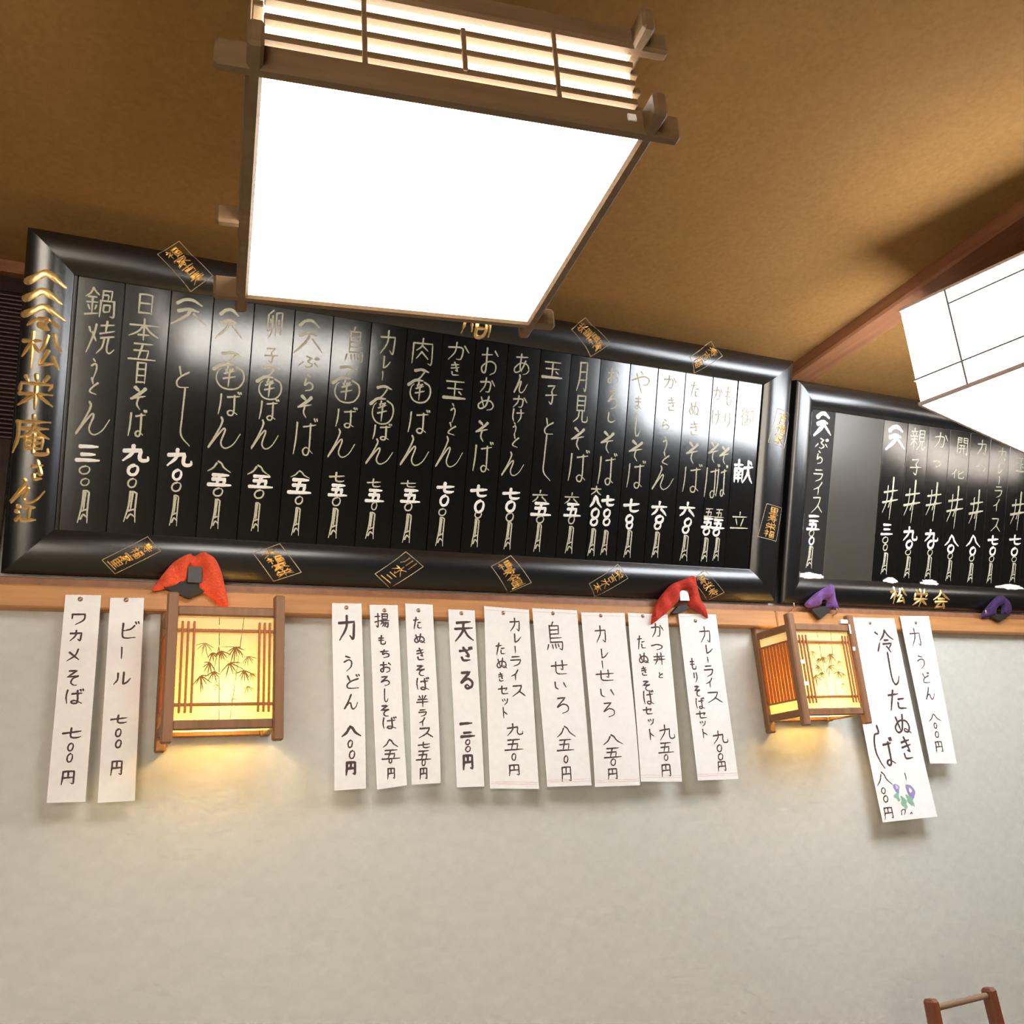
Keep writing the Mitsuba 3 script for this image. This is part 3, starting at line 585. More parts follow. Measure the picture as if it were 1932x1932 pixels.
def make_board(key, origin, width, height, inner, seams, texts, end, blank=(), matte=()):
    """inner = (left, bottom, right, top) of the sight edge. Planks stand in the frame, each with its own writing."""
    l, b, r, t = inner
    outer = [(0, 0), (width, 0), (width, height), (0, height)]
    inn = [(l, b), (r, b), (r, t), (l, t)]
    for k in range(4):
        A0, A1, B0, B1 = (np.array(q, float) for q in (outer[k], inn[k], outer[(k + 1) % 4], inn[(k + 1) % 4]))
        rows = []
        nseg = 8
        for s, h in PROFILE:
            a, c = A0 + (A1 - A0) * s, B0 + (B1 - B0) * s
            rows.append([np.r_[a + (c - a) * q / nseg, h] for q in range(nseg + 1)])
        n = nseg + 1
        v = np.array(rows).reshape(-1, 3)
        f = []
        for i in range(len(PROFILE) - 1):
            for j in range(nseg):
                p = i * n + j
                f += [[p, p + 1, p + n + 1], [p, p + n + 1, p + n]]
        m = trimesh.Trimesh(board_point(origin, v), np.array(f), process=False)
        obj("frame_rail", m, "m_lacquer", key, smooth=40)
    obj("backing", place(chamfer_box([0.012, 0.012, -0.0375], [width - 0.012, height - 0.012, -0.0125], 0.001), np.asarray(origin) - 0 * BN - DEPTH * BN, BX, BV, BN), "m_lacquer", key)
    edges = [l + 0.0005] + list(seams) + [end]
    for i, (e0, e1) in enumerate(zip(edges[:-1], edges[1:])):
        wd = e1 - e0 - 0.0014
        tilt = math.tan(math.radians(RNG.uniform(-0.35, 0.35)))
        tip = math.tan(math.radians(RNG.uniform(-0.25, 0.25)))
        xs = np.r_[-1, np.linspace(-0.985, 0.985, 13), 1]
        bow = 0.0048 * wd * (1 - xs ** 2) * (1.0 if wd < 0.12 else 0.5)
        vs, rows = [], (b - 0.006, (b + t) / 2, t + 0.006)
        prof = [(-1, -0.010)] + [(x, h - 0.0010 * (abs(x) > 0.99)) for x, h in zip(xs, bow)] + [(1, -0.010)]
        for vrow in rows:
            for x, h in prof:
                vs.append([(e0 + e1) / 2 + x * wd / 2, vrow, h + x * wd / 2 * tilt + (vrow - (b + t) / 2) * tip - 0.0004])
        n = len(prof)
        f = []
        for q in range(len(rows) - 1):
            for j in range(n - 1):
                p = q * n + j
                f += [[p, p + 1, p + n + 1], [p, p + n + 1, p + n]]
        m = trimesh.Trimesh(board_point(origin, np.array(vs)), np.array(f), process=False)
        pk = obj("plank", m, "m_blank" if i in blank else "m_matteplank" if i in matte else "m_plank", key, smooth=30, label="plain greyish brown panel without writing" if i in blank else None)
        text = texts[i] if i < len(texts) else ""
        if not text:
            continue

        def to_world(v, e0=e0, e1=e1, wd=wd, tilt=tilt, tip=tip):
            x = (v[:, 0] - (e0 + e1) / 2) / (wd / 2)
            h = np.interp(np.clip(x, -1, 1), xs, bow) + (v[:, 0] - (e0 + e1) / 2) * tilt + (v[:, 1] - (b + t) / 2) * tip
            return board_point(origin, np.c_[v[:, :2], v[:, 2] + h - 0.0002])
        for st, mesh in write(text, {"c": 0.0037, "w": 0.0072}, to_world, 0.0007).items():
            obj("lettering", mesh, "m_white" if st == "w" else "m_cream", pk, label="bright white brush numerals" if st == "w" else "faded cream brush writing")


def frame_height(board, v):
    """Height of the frame's face at the board coordinates v."""
    w, h, (l, b, r, t) = board
    s = np.minimum.reduce([v[:, 0] / l, v[:, 1] / b, (w - v[:, 0]) / (w - r), (h - v[:, 1]) / (h - t)])
    return profile_height(np.clip(s, 0, 1))


LEFT_O, RIGHT_O = np.array([-0.154, -0.0385, EYE + 0.508]), np.array([1.735, -0.0385, EYE + 0.508])
LEFT_B = (1.873, 0.668, (0.086, 0.090, 1.782, 0.5915))
RIGHT_B = (1.34, 0.618, (0.068, 0.076, 1.272, 0.5465))
left = thing("menu_board", "long black lacquered menu board with gold writing down its left frame", "menu board", "black lacquered menu boards")
make_board(left, LEFT_O, LEFT_B[0], LEFT_B[1], LEFT_B[2], [0.0935] + SEAMS_LEFT[:], [""] + TEXT_LEFT, 1.781)
right = thing("menu_board", "black lacquered menu board with a blank grey panel, at the right edge", "menu board", "black lacquered menu boards")
more = [SEAMS_RIGHT[-1] + 0.0875 * k for k in range(1, 5)]
make_board(right, RIGHT_O, RIGHT_B[0], RIGHT_B[1], RIGHT_B[2], SEAMS_RIGHT + more, TEXT_RIGHT, 1.271, blank=(1,), matte=(0,))


def gold_writing(board_key, origin, board, records, label, width=0.0085):
    def to_world(v):
        return board_point(origin, np.c_[v[:, :2], v[:, 2] + frame_height(board, v) - 0.0003])
    for st, mesh in write(records, {"g": width}, to_world, 0.0032).items():
        obj("gold_lettering", mesh, "m_gold", board_key, smooth=25, label=label)


gold_writing(left, LEFT_O, LEFT_B, GOLD_LEFT, "gold crest and gold brush writing on the left frame")
gold_writing(left, LEFT_O, LEFT_B, GOLD_TOP, "gold brush writing on the upper frame", 0.009)
gold_writing(right, RIGHT_O, RIGHT_B, GOLD_RIGHT, "three gold brush characters on the lower frame", 0.009)
for text, ox, oy, ax, ay, dx, dy in INSCRIPTIONS:
    o, a, d = np.array([ox, oy]), np.array([ax, ay]), np.array([dx, dy])
    parts = []
    for p, q in ((o - a / 2 - d / 2, o + a / 2 - d / 2), (o + a / 2 - d / 2, o + a / 2 + d / 2), (o + a / 2 + d / 2, o - a / 2 + d / 2), (o - a / 2 + d / 2, o - a / 2 - d / 2)):
        parts.append(ribbon(np.linspace(p, q, 9), 0.0016, 0.0005, 1.0) + ("line",))
    for i, ch in enumerate(text):
        c = o + d * ((i + 0.5) / len(text) - 0.5) * 0.92
        for s in GLYPHS[ch].replace("*", "").split("/"):
            g = spline([tuple(map(float, z.split(","))) for z in s.split()], 4) / 100 - 0.5
            p = c + g[:, :1] * a * 0.60 + g[:, 1:] * d / len(text) * 0.86
            parts.append(ribbon(p, 0.0027, 0.0016, 0.7) + ("text",))
    ik = None
    for kind, mat in (("text", "m_gold"), ("line", "m_goldline")):
        vs, fs, at = [], [], 0
        for v, f, k in parts:
            if k == kind:
                vs.append(v)
                fs.append(f + at)
                at += len(v)
        v = np.vstack(vs)
        m = trimesh.Trimesh(board_point(LEFT_O, np.c_[v[:, :2], v[:, 2] + frame_height(LEFT_B, v) + 0.0002]), np.vstack(fs), process=False)
        if kind == "text":
            ik = obj("gold_inscription", m, mat, left, label="small slanting gold inscription in a thin gold outline")
        else:
            obj("outline", m, mat, ik)

# crumpled white paper behind the lower lip of the right board
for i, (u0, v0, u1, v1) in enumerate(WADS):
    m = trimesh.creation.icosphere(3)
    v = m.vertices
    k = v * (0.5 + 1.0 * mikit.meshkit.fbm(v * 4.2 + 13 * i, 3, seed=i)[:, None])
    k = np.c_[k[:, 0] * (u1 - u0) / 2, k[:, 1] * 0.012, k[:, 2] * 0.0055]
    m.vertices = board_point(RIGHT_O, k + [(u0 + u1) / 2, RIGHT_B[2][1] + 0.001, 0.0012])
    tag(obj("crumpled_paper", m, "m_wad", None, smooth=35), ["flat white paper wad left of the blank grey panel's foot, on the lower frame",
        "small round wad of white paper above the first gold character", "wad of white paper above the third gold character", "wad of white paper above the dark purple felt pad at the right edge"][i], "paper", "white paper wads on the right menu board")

# ---------------------------------------------------------------- felt pads and brackets under the boards


def board_face(z):
    return -0.0385 - np.maximum(0, z - LEFT_O[2]) * math.tan(LEAN)


def pad_mesh(outline, seed, thick=0.011):
    poly = shapely.Polygon(outline).buffer(0)
    ring = np.array(poly.exterior.coords)[:-1]
    for _ in range(2):                                   # round the corners a little
        nxt = np.roll(ring, -1, 0)
        ring = np.stack([ring * 0.8 + nxt * 0.2, ring * 0.2 + nxt * 0.8], 1).reshape(-1, 2)
    poly = shapely.Polygon(ring)
    m = trimesh.creation.extrude_polygon(poly, 0.006, engine="earcut")
    v, f = trimesh.remesh.subdivide_to_size(m.vertices, m.faces, 0.006, max_iter=12)
    m = trimesh.Trimesh(v, f)
    m.merge_vertices()
    v = m.vertices
    dist = np.array([poly.exterior.distance(shapely.Point(p)) for p in v[:, :2]])
    mid = (v[:, 0].min() + v[:, 0].max()) / 2
    puff = np.sqrt(np.clip(dist / 0.012, 0, 1)) * thick
    folds = 0.004 * np.sin((v[:, 0] - mid) * 130 + v[:, 1] * 60 + seed) + 0.006 * mikit.meshkit.fbm(np.c_[v[:, 0] * 40, v[:, 1] * 40, v[:, 2] * 0 + seed], 3)
    base = board_face(v[:, 1]) - 0.006
    y = np.where(v[:, 2] > 0.003, base - 0.002 - puff - np.where(dist > 0.0015, folds, 0), base)
    m.vertices = np.c_[v[:, 0], y, v[:, 1]]
    m.fix_normals()
    return m


PAD = [("m_red", "bright red felt pad on the board's lower frame above the left lantern", "iron bracket behind the bright red felt pad above the left lantern"),
       ("m_deepred", "deep red felt pad hanging over the lower frame above the paper strips", "bracket with a glare-painted plate behind the deep red felt pad above the paper strips"),
       ("m_purple", "violet felt pad on the rail above the right lantern", "dark iron bracket below the violet felt pad above the right lantern"),
       ("m_darkpurple", "dark purple felt pad at the right edge under the second board", "dark iron bracket below the dark purple felt pad at the right edge")]
for i, (outline, plate, kite) in enumerate(CLOTHS):
    mat, a, b = PAD[i]
    tag(obj("felt_pad", pad_mesh(outline, i), mat, None, smooth=45), a, "felt pad", "felt pads under the menu boards")
    br = thing("frame_bracket", b, "bracket", "brackets under the menu boards")
    x0, z0, x1, z1 = plate
    y = float(board_face(max(z0, z1))) - 0.004
    if i in (0, 1):
        obj("plate", chamfer_box([x0, y - 0.004, min(z0, z1)], [x1, y, max(z0, z1)], 0.001), "m_metal" if i == 0 else "m_glareplate", br)
    m = trimesh.creation.extrude_polygon(shapely.Polygon(kite).buffer(-0.001).buffer(0.001), 0.012, engine="earcut")
    v = m.vertices
    m.vertices = np.c_[v[:, 0], -0.040 - v[:, 2], v[:, 1]]
    m.fix_normals()
    obj("tongue", m, "m_iron", br)
for x, z, l in ((1.758, EYE + 0.497, "brass screw hook left of the violet felt pad"), (1.909, EYE + 0.489, "brass screw hook right of the violet felt pad"), (2.505, EYE + 0.498, "brass screw hook left of the dark purple felt pad")):
    pts = [(x, -0.034, z - 0.006), (x, -0.047, z - 0.006), (x, -0.0545, z - 0.002), (x, -0.056, z + 0.005), (x, -0.056, z + 0.012)]
    tag(obj("screw_hook", tube(pts, 0.0018, 8), "m_brass", None, smooth=True), l, "hook", "brass screw hooks on the rail")

# ---------------------------------------------------------------- paper strips
STRIP = ["white paper menu strip, leftmost on the wooden rail", "white paper menu strip between the leftmost strip and the left lantern", "white paper menu strip with bold writing, first right of the left lantern",
         "white paper menu strip with small writing, second right of the left lantern", "white paper menu strip with one dense line of writing, third right of the left lantern",
         "narrow white paper menu strip with boldest black writing, left of the first wide strip", "wide white paper menu strip with two columns of writing, leftmost of the wide strips",
         "wide white paper menu strip headed by a bird character, second of the wide strips", "wide white paper menu strip in a single column, third of the wide strips",
         "wide two-column white paper strip, its corner touching the deep red felt pad", "wide white paper strip under the deep red pad, last before the right lantern",
         "long white paper menu strip with painted blue morning glories, beside the right lantern", "short white paper menu strip, rightmost on the wooden rail"]
for i, (corner, pin, text) in enumerate(STRIPS):
    (TL, TR, BR, BL) = (np.array(c) for c in corner)
    bend = RNG.uniform(-0.5, 1.0) * 0.006
    skew = RNG.uniform(-1, 1) * 0.003

    def depth(x, z, TL=TL, BL=BL, bend=bend, skew=skew):
        s = np.clip((TL[1] - z) / (TL[1] - BL[1]), 0, 1)
        q = (x - (TL[0] + BL[0]) / 2) / 0.06
        return -0.0376 - 0.0004 * i - bend * np.sin(s * math.pi) * s * 2 - 0.004 * s ** 2 - skew * s * q * (s > 0.15)
    nx, nz = 5, 18
    vs = []
    for side in (0, 1):
        for a in range(nz + 1):
            for c in range(nx + 1):
                lft, rgt = TL + (BL - TL) * a / nz, TR + (BR - TR) * a / nz
                p = lft + (rgt - lft) * c / nx
                vs.append([p[0], depth(p[0], p[1]) + side * 0.0003, p[1]])
    f, n, tot = [], nx + 1, (nx + 1) * (nz + 1)
    for a in range(nz):
        for c in range(nx):
            p = a * n + c
            f += [[p, p + n, p + 1], [p + 1, p + n, p + n + 1], [tot + p, tot + p + 1, tot + p + n], [tot + p + 1, tot + p + n + 1, tot + p + n]]
    border = [(a * n, (a + 1) * n) for a in range(nz)] + [((a + 1) * n + nx, a * n + nx) for a in range(nz)] + [(nz * n + c, nz * n + c + 1) for c in range(nx)] + [(c + 1, c) for c in range(nx)]
    for p, q in border:
        f += [[p, tot + p, q], [q, tot + p, tot + q]]
    key = thing("menu_strip", STRIP[i], "paper strip", "paper menu strips pinned along the wooden rail")
    m = trimesh.Trimesh(np.array(vs), np.array(f), process=False)
    m.fix_normals()
    obj("paper", m, "m_paper", key)

    def to_world(v, depth=depth):
        return np.c_[v[:, 0], depth(v[:, 0], v[:, 1]) - 0.0006 - 0.5 * v[:, 2], v[:, 1]]
    for st, mesh in write(text, {"c": 0.0032, "k": 0.0055}, to_world, 0.0003).items():
        obj("lettering", mesh, "m_ink", key)
    lines = []
    if 6 <= i <= 10:
        up = (TL - BL) / np.linalg.norm(TL - BL)
        for s, k in ((BL + up * 0.010, BR + up * 0.010), (BL + up * 0.0145, BR + up * 0.0145), (TL - up * 0.008, TR - up * 0.008)):
            lines.append(ribbon(np.linspace(s + (k - s) * 0.02, k - (k - s) * 0.02, 7), 0.0009, 0.0003, 1.0))
        v = np.vstack([q[0] for q in lines])
        f = np.vstack([q[1] + j * len(lines[0][0]) for j, q in enumerate(lines)])
        obj("ruled_lines", trimesh.Trimesh(to_world(v), f, process=False), "m_pinkline", key, label="thin pale pink ruled lines")
    if i == 11:                                             # the painted morning glories
        def dab(cx, cz, rx, rz, rot, n=20, wob=0.16, seed=0, lift=0.0):
            t = np.arange(n) * 2 * math.pi / n
            r = 1 + wob * np.sin(3 * t + seed) + 0.5 * wob * np.sin(5 * t + 2 * seed)
            x, z = rx * r * np.cos(t), rz * r * np.sin(t)
            p = np.c_[cx + x * math.cos(rot) - z * math.sin(rot), cz + x * math.sin(rot) + z * math.cos(rot), np.full(n, lift)]
            v = np.vstack([p, [[cx, cz, lift + 0.0004]]])
            return trimesh.Trimesh(to_world(v), np.array([[j, (j + 1) % n, n] for j in range(n)]), process=False)
        o = np.array(GLORY)
        obj("painted_flower", dab(o[0], o[1], 0.0095, 0.0125, 0.3, seed=1), "m_violet", key, label="painted blue morning glory")
        obj("painted_flower", dab(o[2], o[3], 0.0135, 0.0190, 0.4, seed=2, wob=0.1), "m_violet", key, label="painted blue morning glory")
        obj("painted_throat", dab(o[2] - 0.001, o[3] + 0.002, 0.005, 0.0065, 0.2, seed=3, lift=0.0012), "m_paper", key)
        obj("painted_throat", dab(o[0] + 0.001, o[1] + 0.003, 0.0045, 0.006, 0.2, seed=3, lift=0.0012), "m_palepetal", key)
        for k, (dx, dz, rx, rz, rot) in enumerate(((-0.004, -0.022, 0.008, 0.011, 0.4), (0.014, -0.034, 0.009, 0.012, -0.3), (0.018, -0.046, 0.005, 0.012, -0.1), (0.036, -0.030, 0.010, 0.011, 0.6), (0.043, -0.040, 0.006, 0.010, 0.2))):
            obj("painted_leaf", dab(o[0] + dx, o[1] + dz, rx, rz, rot, wob=0.3, seed=k), "m_leaf", key)
        loops = [ribbon(spline([(o[0] + 0.003 + a, o[1] - 0.062 + c) for a, c in w]), 0.0024, 0.0003, 0.8) for w in
                 ([(-0.005, -0.006), (-0.002, 0.004), (0.006, 0.007), (0.010, 0.002), (0.005, -0.006)], [(0.026, -0.006), (0.030, -0.002), (0.033, -0.006)])]
        v = np.vstack([q[0] for q in loops])
        f = np.vstack([loops[0][1], loops[1][1] + len(loops[0][0])])
        obj("painted_loops", trimesh.Trimesh(to_world(v), f, process=False), "m_ink", key)
    px, pz = pin
    y = float(depth(px, pz))
    head = [(px, y + 0.004, pz), (px, y - 0.0002, pz), (px, y - 0.0012, pz), (px, y - 0.0022, pz), (px, y - 0.0026, pz)]
    obj("pin", tube(head, [0.0012, 0.0048, 0.0046, 0.0030, 0.0006], 12), "m_pin", key, smooth=35)

# ---------------------------------------------------------------- shoji pendant lamp over the boards
UP = np.array([0, 0, 1.0])
S, STUB, RT = 0.46, 0.052, 0.018


def open_box(lo, hi):
    """A box without its top face, facing outwards."""
    m = trimesh.creation.box(bounds=[lo, hi])
    m.update_faces(m.face_normals[:, 2] < 0.5)
    return m


def shoji_pendant(LC, yaw, light, label, clip=False):
    LU, LW = np.array([math.cos(yaw), math.sin(yaw), 0]), np.array([-math.sin(yaw), math.cos(yaw), 0])
    def lamp_box(lo, hi, e=0.002):
        return place(chamfer_box(lo, hi, e), LC, LU, LW, UP)


    lamp = thing("pendant_lamp", label, "pendant lamp", "shoji pendant lamps")
    for z0, z1 in ((0.0, 0.036), (0.135, 0.168)):
        for w0 in (-RT, S):
            rk = obj("frame_rail", lamp_box([-STUB, w0, z0], [S + STUB, w0 + RT, z1], 0.004), "m_lampwood", lamp)
            if clip and z0 == 0 and w0 < 0:
                obj("clip", lamp_box([S - 0.022, w0 - 0.003, z0 + 0.013], [S - 0.010, w0, z0 + 0.023], 0.0008), "m_white", rk, label="small white clip")
        for u0 in (-RT, S):
            obj("frame_rail", lamp_box([u0, -STUB, z0], [u0 + RT, S + STUB, z1], 0.004), "m_lampwood", lamp)
    for z in (0.0475, 0.0770, 0.1065):                       # three thin louvre slats on every side
        for lo, hi in (([0, -0.0125, z], [S, 0.0, z + 0.009]), ([0, S, z], [S, S + 0.0125, z + 0.009]), ([-0.0125, 0, z], [0, S, z + 0.009]), ([S, 0, z], [S + 0.0125, S, z + 0.009])):
            obj("slat", lamp_box(lo, hi, 0.0012), "m_slat", lamp)
    for q, (z0, z1) in ((0.113, (0.034, 0.137)), (0.233, (0.050, 0.114)), (0.351, (0.034, 0.137))):
        a, b = q - 0.003, q + 0.003
        for lo, hi in (([a, -0.0165, z0], [b, -0.0115, z1]), ([a, S + 0.0115, z0], [b, S + 0.0165, z1]), ([-0.0165, a, z0], [-0.0115, b, z1]), ([S + 0.0115, a, z0], [S + 0.0165, b, z1])):
            obj("muntin", lamp_box(lo, hi, 0.0008), "m_lampwood", lamp)


    obj("diffuser", place(open_box([0.0005, 0.0005, 0.004], [S - 0.0005, S - 0.0005, 0.160]), LC, LU, LW, UP), "m_diffuser", lamp, emitter=light, label="glowing white diffuser")
    obj("top_cover", lamp_box([0, 0, 0.158], [S, S, 0.166]), "m_lampwood", lamp)
    c = LC + LU * S / 2 + LW * S / 2
    obj("stem", tube([c + UP * 0.16, c + UP * 0.395], 0.011, 14), "m_lampwood", lamp, smooth=40)
    obj("canopy", tube([c + UP * 0.372, c + UP * 0.374, c + UP * 0.40], [0.03, 0.05, 0.052], 24), "m_lampwood", lamp, smooth=40)


shoji_pendant(np.array([0.137, -1.144, EYE + 0.800]), math.radians(-7.278), LAMP_LIGHT, "square pendant lamp with crossed brown rails and slatted sides, before the long board", clip=True)
shoji_pendant(np.array([2.74, -1.02, EYE + 0.770]), math.radians(-7.278), SIDE_LAMP_LIGHT, "square pendant lamp with slatted sides, rightmost of the lamps")

# ---------------------------------------------------------------- second pendant at the right
A2, C2, S2, H2 = math.radians(15.57), np.array([1.63, -0.688, EYE + 0.800]), 0.62, 0.236
U2 = np.array([math.sin(A2), -math.cos(A2), 0])          # along the grid side seen in the photograph
V2 = np.array([math.cos(A2), math.sin(A2), 0])           # away to the right


def lamp2_box(lo, hi, e=0.0008):
    return place(chamfer_box(lo, hi, e), C2, V2, -U2, UP)


lamp2 = thing("pendant_lamp", "bright white pendant lamp with thin grid lines, under the ceiling beam", "pendant lamp", "shoji pendant lamps")
obj("diffuser", place(open_box([0.003, -S2 + 0.003, 0.002], [S2 - 0.003, -0.003, H2 - 0.001]), C2, V2, -U2, UP), "m_diffuser", lamp2, emitter=FAR_LAMP_LIGHT, label="glowing white diffuser")
obj("top_cover", lamp2_box([0, -S2, H2 - 0.003], [S2, 0, H2 + 0.004]), "m_gridwood", lamp2)
for lo, hi in (([-0.002, -S2, -0.001], [0.004, 0, 0.007]), ([S2 - 0.004, -S2, -0.001], [S2 + 0.002, 0, 0.007]), ([0, -S2 - 0.002, -0.001], [S2, -S2 + 0.004, 0.007]), ([0, -0.004, -0.001], [S2, 0.002, 0.007])):
    obj("edge_strip", lamp2_box(lo, hi), "m_gridwood", lamp2)
for side in range(4):
    bars = [((0.106, 0.007), (0.110, H2)), ((S2 - 0.110, 0.007), (S2 - 0.106, H2)), ((0.0, 0.0588), (S2, 0.0626)), ((0.110, 0.1978), (S2 - 0.110, 0.2016))]
    for (a0, z0), (a1, z1) in bars:
        if side == 0:
            lo, hi = [-0.001, -a1, z0], [0.004, -a0, z1]
        elif side == 1:
            lo, hi = [S2 - 0.004, -a1, z0], [S2 + 0.001, -a0, z1]
        elif side == 2:
            lo, hi = [a0, -0.004, z0], [a1, 0.001, z1]
        else:
            lo, hi = [a0, -S2 - 0.001, z0], [a1, -S2 + 0.004, z1]
        obj("muntin", lamp2_box(lo, hi, 0.0004), "m_gridline", lamp2)
c = C2 + V2 * S2 / 2 + U2 * S2 / 2
obj("stem", tube([c + UP * H2, c + UP * 0.395], 0.011, 14), "m_gridwood", lamp2, smooth=40)

# ---------------------------------------------------------------- paper wall lanterns
LW_, LD_ = 0.222, 0.157                                   # width and depth between the outer faces
PZ0, PZ1 = EYE + 0.172, EYE + 0.456
LEAF_CLUSTERS = [(0.29, 0.735, 0.085, 7, -0.15, 1), (0.365, 0.64, 0.06, 5, 0.2, 0), (0.345, 0.545, 0.07, 6, -0.5, 0), (0.45, 0.66, 0.075, 7, 0.1, 0), (0.385, 0.46, 0.07, 6, 0.0, 0), (0.255, 0.42, 0.10, 7, 0.35, 0),
                 (0.60, 0.70, 0.10, 8, 0.1, 0), (0.545, 0.545, 0.095, 6, 0.5, 0), (0.735, 0.61, 0.075, 6, 0.3, 1), (0.70, 0.47, 0.085, 7, 0.0, 0), (0.77, 0.44, 0.06, 5, 0.5, 1), (0.74, 0.32, 0.07, 5, 0.1, 1), (0.43, 0.335, 0.06, 3, -0.5, 1), (0.575, 0.20, 0.045, 2, 0.8, 1)]


def lantern(x0, label, tape=False):
    key = thing("wall_lantern", label, "lantern", "paper wall lanterns under the boards")
    x1, y1 = x0 + LW_, -LD_
    p = 0.0205
    for a, b in ((x0, y1), (x1 - p, y1), (x0, -p - 0.001), (x1 - p, -p - 0.001)):
        dz = 0.0 if b == y1 else -0.004
        obj("post", chamfer_box([a, b, PZ0 + (0.026 if b > y1 and a > x0 else 0) + dz], [a + p, b + p, PZ1 + dz], 0.003), "m_lanternwood", key)
    for z0, z1 in ((EYE + 0.196, EYE + 0.2135), (EYE + 0.412, EYE + 0.430)):
        obj("rail", chamfer_box([x0 + p, y1 + 0.003, z0], [x1 - p, y1 + 0.017, z1], 0.002), "m_lanternwood", key)
        obj("rail", chamfer_box([x0 + p, -0.019, z0], [x1 - p, -0.005, z1], 0.002), "m_lanternwood", key)
        for a in (x0 + 0.003, x1 - 0.017):
            obj("rail", chamfer_box([a, y1 + p, z0], [a + 0.014, -p - 0.001, z1], 0.002), "m_lanternwood", key)
    za, zb = EYE + 0.2135, EYE + 0.412
    fy = y1 + 0.012
    fx0, fx1 = x0 + p, x1 - p
    sh = obj("paper_shade", trimesh.Trimesh(*grid_sheet((fx0, fy, za), (fx1 - fx0, 0, 0), (0, 0, zb - za))), "m_shade", key, label="glowing yellow paper printed with bamboo")
    for x in (x0 + 0.010, x1 - 0.010):
        obj("paper_shade", trimesh.Trimesh(*grid_sheet((x, y1 + p, za), (0, -y1 - 2 * p - 0.001, 0), (0, 0, zb - za))), "m_shade", key)
    obj("bottom_paper", trimesh.Trimesh(*grid_sheet((x0 + 0.010, -0.072, EYE + 0.200), (LW_ - 0.020, 0, 0), (0, y1 + 0.084, 0))), "m_thinshade", key, label="glowing paper underside")
    wpx, hpx = fx1 - fx0, zb - za

    def ink(strokes):
        vs, fs, at = [], [], 0
        for pts, w in strokes:
            v, f = ribbon(np.array([(fx0 + a * wpx, za + b * hpx) for a, b in pts]), w, 0.00025, 0.35)
            vs.append(v)
            fs.append(f + at)
            at += len(v)
        v = np.vstack(vs)
        return trimesh.Trimesh(np.c_[v[:, 0], fy - 0.0004 - v[:, 2], v[:, 1]], np.vstack(fs), process=False)
    rnd = random.Random(3)
    dark, faint = [], []
    for a0, a1, pts in ((0.425, 0.455, (0.0, 0.115, 0.125, 0.44, 0.45, 0.70, 0.715, 0.90, 0.915, 1.0)), (0.685, 0.565, (0.0, 0.10, 0.115, 0.36, 0.375, 0.66, 0.68, 0.84, 0.86, 1.0))):
        for q in range(0, len(pts), 2):
            b0, b1 = pts[q], pts[q + 1]
            seg = [(a1 + (a0 - a1) * b, b) for b in np.linspace(b0 + 0.004, b1 - 0.004, 5)]
            (dark if b0 > 0.44 else faint).append((seg, 0.0013))
    for cx, cz, r, n, rot, kind in LEAF_CLUSTERS:
        for k in range(n):
            t = -math.pi / 2 + rot + (k - (n - 1) / 2) * (2.8 / n) + rnd.uniform(-0.15, 0.15)
            rr = 1.35 * r * rnd.uniform(0.65, 1.1)
            seg = [(cx + q * rr * math.cos(t), cz + q * rr * math.sin(t) - 0.1 * rr * q * q) for q in (0.08, 0.35, 0.65, 1.0)]
            (faint if kind else dark).append((seg, 0.0021 if not kind else 0.0016))
    for seg in ([(0.29, 0.735), (0.30, 0.66), (0.345, 0.545)], [(0.43, 0.70), (0.40, 0.55), (0.385, 0.46)], [(0.43, 0.69), (0.46, 0.60), (0.545, 0.545)], [(0.655, 0.70), (0.60, 0.70), (0.45, 0.70)], [(0.655, 0.66), (0.68, 0.60), (0.735, 0.61)], [(0.66, 0.50), (0.70, 0.47), (0.77, 0.44)]):
        dark.append((seg, 0.0011))
    obj("bamboo_print", ink(dark), "m_print", sh)
    obj("bamboo_print", ink(faint), "m_printfaint", sh)
    # front lattice
    for b in (0.855, 0.145):
        z = za + b * hpx
        obj("lattice_bar", bar((fx0, y1 + 0.0085, z), (fx1, y1 + 0.0085, z), 0.004, 0.0058, e=0.0008), "m_lanternslat", key)
    for a in (0.05, 0.108, 0.168, 0.845, 0.90, 0.955):
        x = fx0 + a * wpx
        obj("lattice_bar", bar((x, y1 + 0.0045, za + 0.065 * hpx), (x, y1 + 0.0045, za + 0.94 * hpx), 0.0042, 0.004, (0, 1, 0), e=0.0008), "m_lanternslat", key)
    # side lattice: a close row of vertical slats
    for x, s in ((x0 + 0.006, -1), (x1 - 0.006, 1)):
        ya, yb = y1 + p, -p - 0.001
        for b in (0.875, 0.125):
            z = za + b * hpx
            obj("lattice_bar", bar((x + s * 0.001, ya, z), (x + s * 0.001, yb, z), 0.006, 0.004, (0, 0, 1), e=0.0008), "m_lanternslat", key)
        for k in range(9):
            y = ya + (yb - ya) * (k + 0.5) / 9
            obj("lattice_bar", bar((x, y, za + 0.12 * hpx), (x, y, za + 0.88 * hpx), 0.003, 0.0092, (0, 1, 0), e=0.001), "m_veneer", key)
    bx, by, bz = (x0 + x1) / 2 + 0.003, y1 / 2 - 0.004, EYE + 0.264
    m = trimesh.creation.icosphere(2, 0.019)
    m.apply_translation([bx, by, bz])
    bk = obj("bulb", m, "m_bulb", key, smooth=True, emitter=BULB_LIGHT)
    obj("socket", tube([(bx, by, bz + 0.016), (bx, by, bz + 0.05)], [0.013, 0.014], 14), "m_white", key, smooth=40)
    obj("socket_arm", bar((bx, by, bz + 0.045), (bx, -0.001, bz + 0.045), 0.012, 0.006), "m_lanternwood", key)
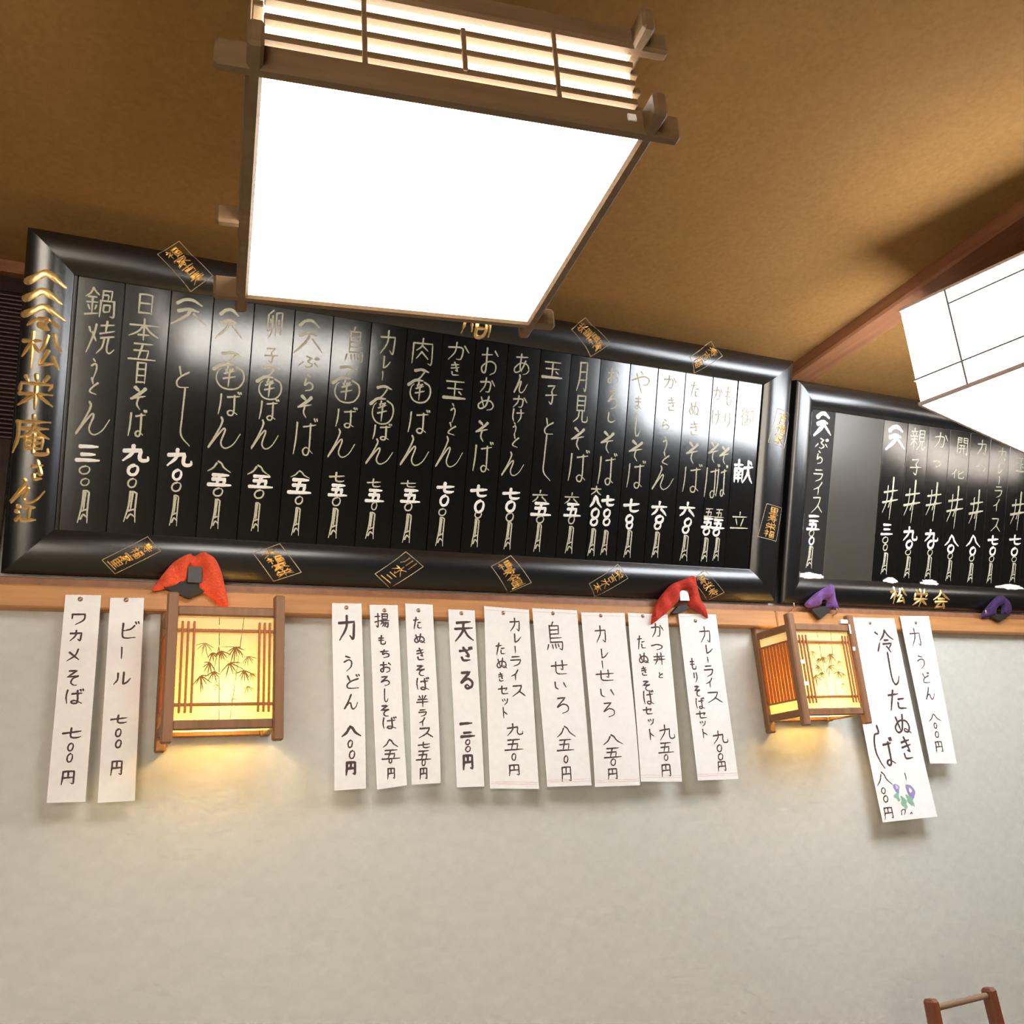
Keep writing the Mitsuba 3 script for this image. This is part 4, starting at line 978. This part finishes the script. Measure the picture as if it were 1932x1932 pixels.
    if tape:
        obj("tape", chamfer_box([x1 - 0.046, y1 + 0.0005, EYE + 0.432], [x1 - 0.022, y1 + 0.012, EYE + 0.443], 0.0008), "m_white", key, label="piece of white tape")
        obj("tape", chamfer_box([x1 - 0.0235, y1 - 0.0006, EYE + 0.405], [x1 - 0.018, y1 + 0.0005, EYE + 0.430], 0.0002), "m_white", key)
        for z in (0.325, 0.27, 0.36):
            obj("tape", chamfer_box([fx0 - 0.004 if z < 0.34 else fx1 - 0.002, y1 - 0.0006, EYE + z], [fx0 + 0.010 if z < 0.34 else fx1 + 0.006, y1 + 0.0022, EYE + z + 0.010], 0.0002), "m_paper", key)
    return key


def grid_sheet(o, a, b, n=8):
    o, a, b = (np.asarray(q, float) for q in (o, a, b))
    v = np.array([o + a * i / n + b * j / n for j in range(n + 1) for i in range(n + 1)])
    f = []
    for j in range(n):
        for i in range(n):
            p = j * (n + 1) + i
            f += [[p, p + 1, p + n + 2], [p, p + n + 2, p + n + 1]]
    return v, np.array(f)


lantern(0.1405, "yellow glowing paper wall lantern seen from the front, under the bright red felt pad")
lantern(1.6415, "yellow glowing paper wall lantern showing its slatted side, under the violet felt pad", tape=True)

# ---------------------------------------------------------------- dark louvred shutter at the left edge
sx0, sx1, sz0, sz1 = -0.75, -0.161, EYE + 0.51, CEIL - 0.034
sh = thing("louvred_shutter", "dark brown wooden shutter of fine horizontal slats left of the menu board", "shutter")
obj("panel", chamfer_box([sx0, -0.010, sz0], [sx1, 0, sz1], 0.001), "m_darkwood", sh)
for z0, z1 in ((sz0, sz0 + 0.285), (sz1 - 0.035, sz1)):
    obj("board", chamfer_box([sx0, -0.016, z0], [sx1, -0.010, z1], 0.002), "m_darkwood", sh)
z = sz0 + 0.290
while z < sz1 - 0.042:
    m = tube([(sx0, 0, 0), (sx1, 0, 0)], 0.0046, 10)
    m.apply_translation([0, -0.0115, z])
    obj("slat", m, "m_darkwood", sh, smooth=40)
    z += 0.0098
obj("knob", chamfer_box([-0.1935, -0.026, EYE + 0.7475], [-0.182, -0.016, EYE + 0.764], 0.002), "m_paper", sh, label="small pale knob")

# ---------------------------------------------------------------- narrow wooden chair at the lower right
ch = thing("chair", "narrow reddish brown wooden chair with a round crossbar, at the lower right", "chair")
cy = -0.30
for xt, xb in ((1.738, 1.728), (1.917, 1.955)):
    m = bar((xb, cy - 0.02, 0.0), (xt, cy, EYE - 0.432), 0.033, 0.030, (0, 1, 0), 0.006)
    v = m.vertices
    top = v[:, 2] / (EYE - 0.432)
    m.vertices = np.c_[v[:, 0] + (xt - v[:, 0] + (xb - xt) * (1 - top)) * 0.35 * smooth01((top - 0.9) / 0.1), v[:, 1], v[:, 2]]
    obj("back_post", m, "m_chairwood", ch)
obj("crossbar", tube([(1.742, cy, EYE - 0.452), (1.915, cy, EYE - 0.447)], 0.0066, 14), "m_dowel", ch, smooth=40, label="round paler crossbar")
for z in (0.62, 0.50):
    obj("back_rail", tube([(1.735, cy - 0.004, z), (1.93, cy - 0.004, z)], 0.008, 12), "m_dowel", ch, smooth=40)
obj("seat", chamfer_box([1.70, cy - 0.32, 0.40], [1.98, cy + 0.01, 0.425], 0.006), "m_chairwood", ch)
for x in (1.716, 1.964):
    obj("front_leg", bar((x, cy - 0.30, 0.0), (x, cy - 0.295, 0.40), 0.03, 0.03, (0, 1, 0), 0.005), "m_chairwood", ch)
    obj("side_rail", bar((x, cy - 0.30, 0.18), (x, cy - 0.01, 0.18), 0.016, 0.022), "m_chairwood", ch)
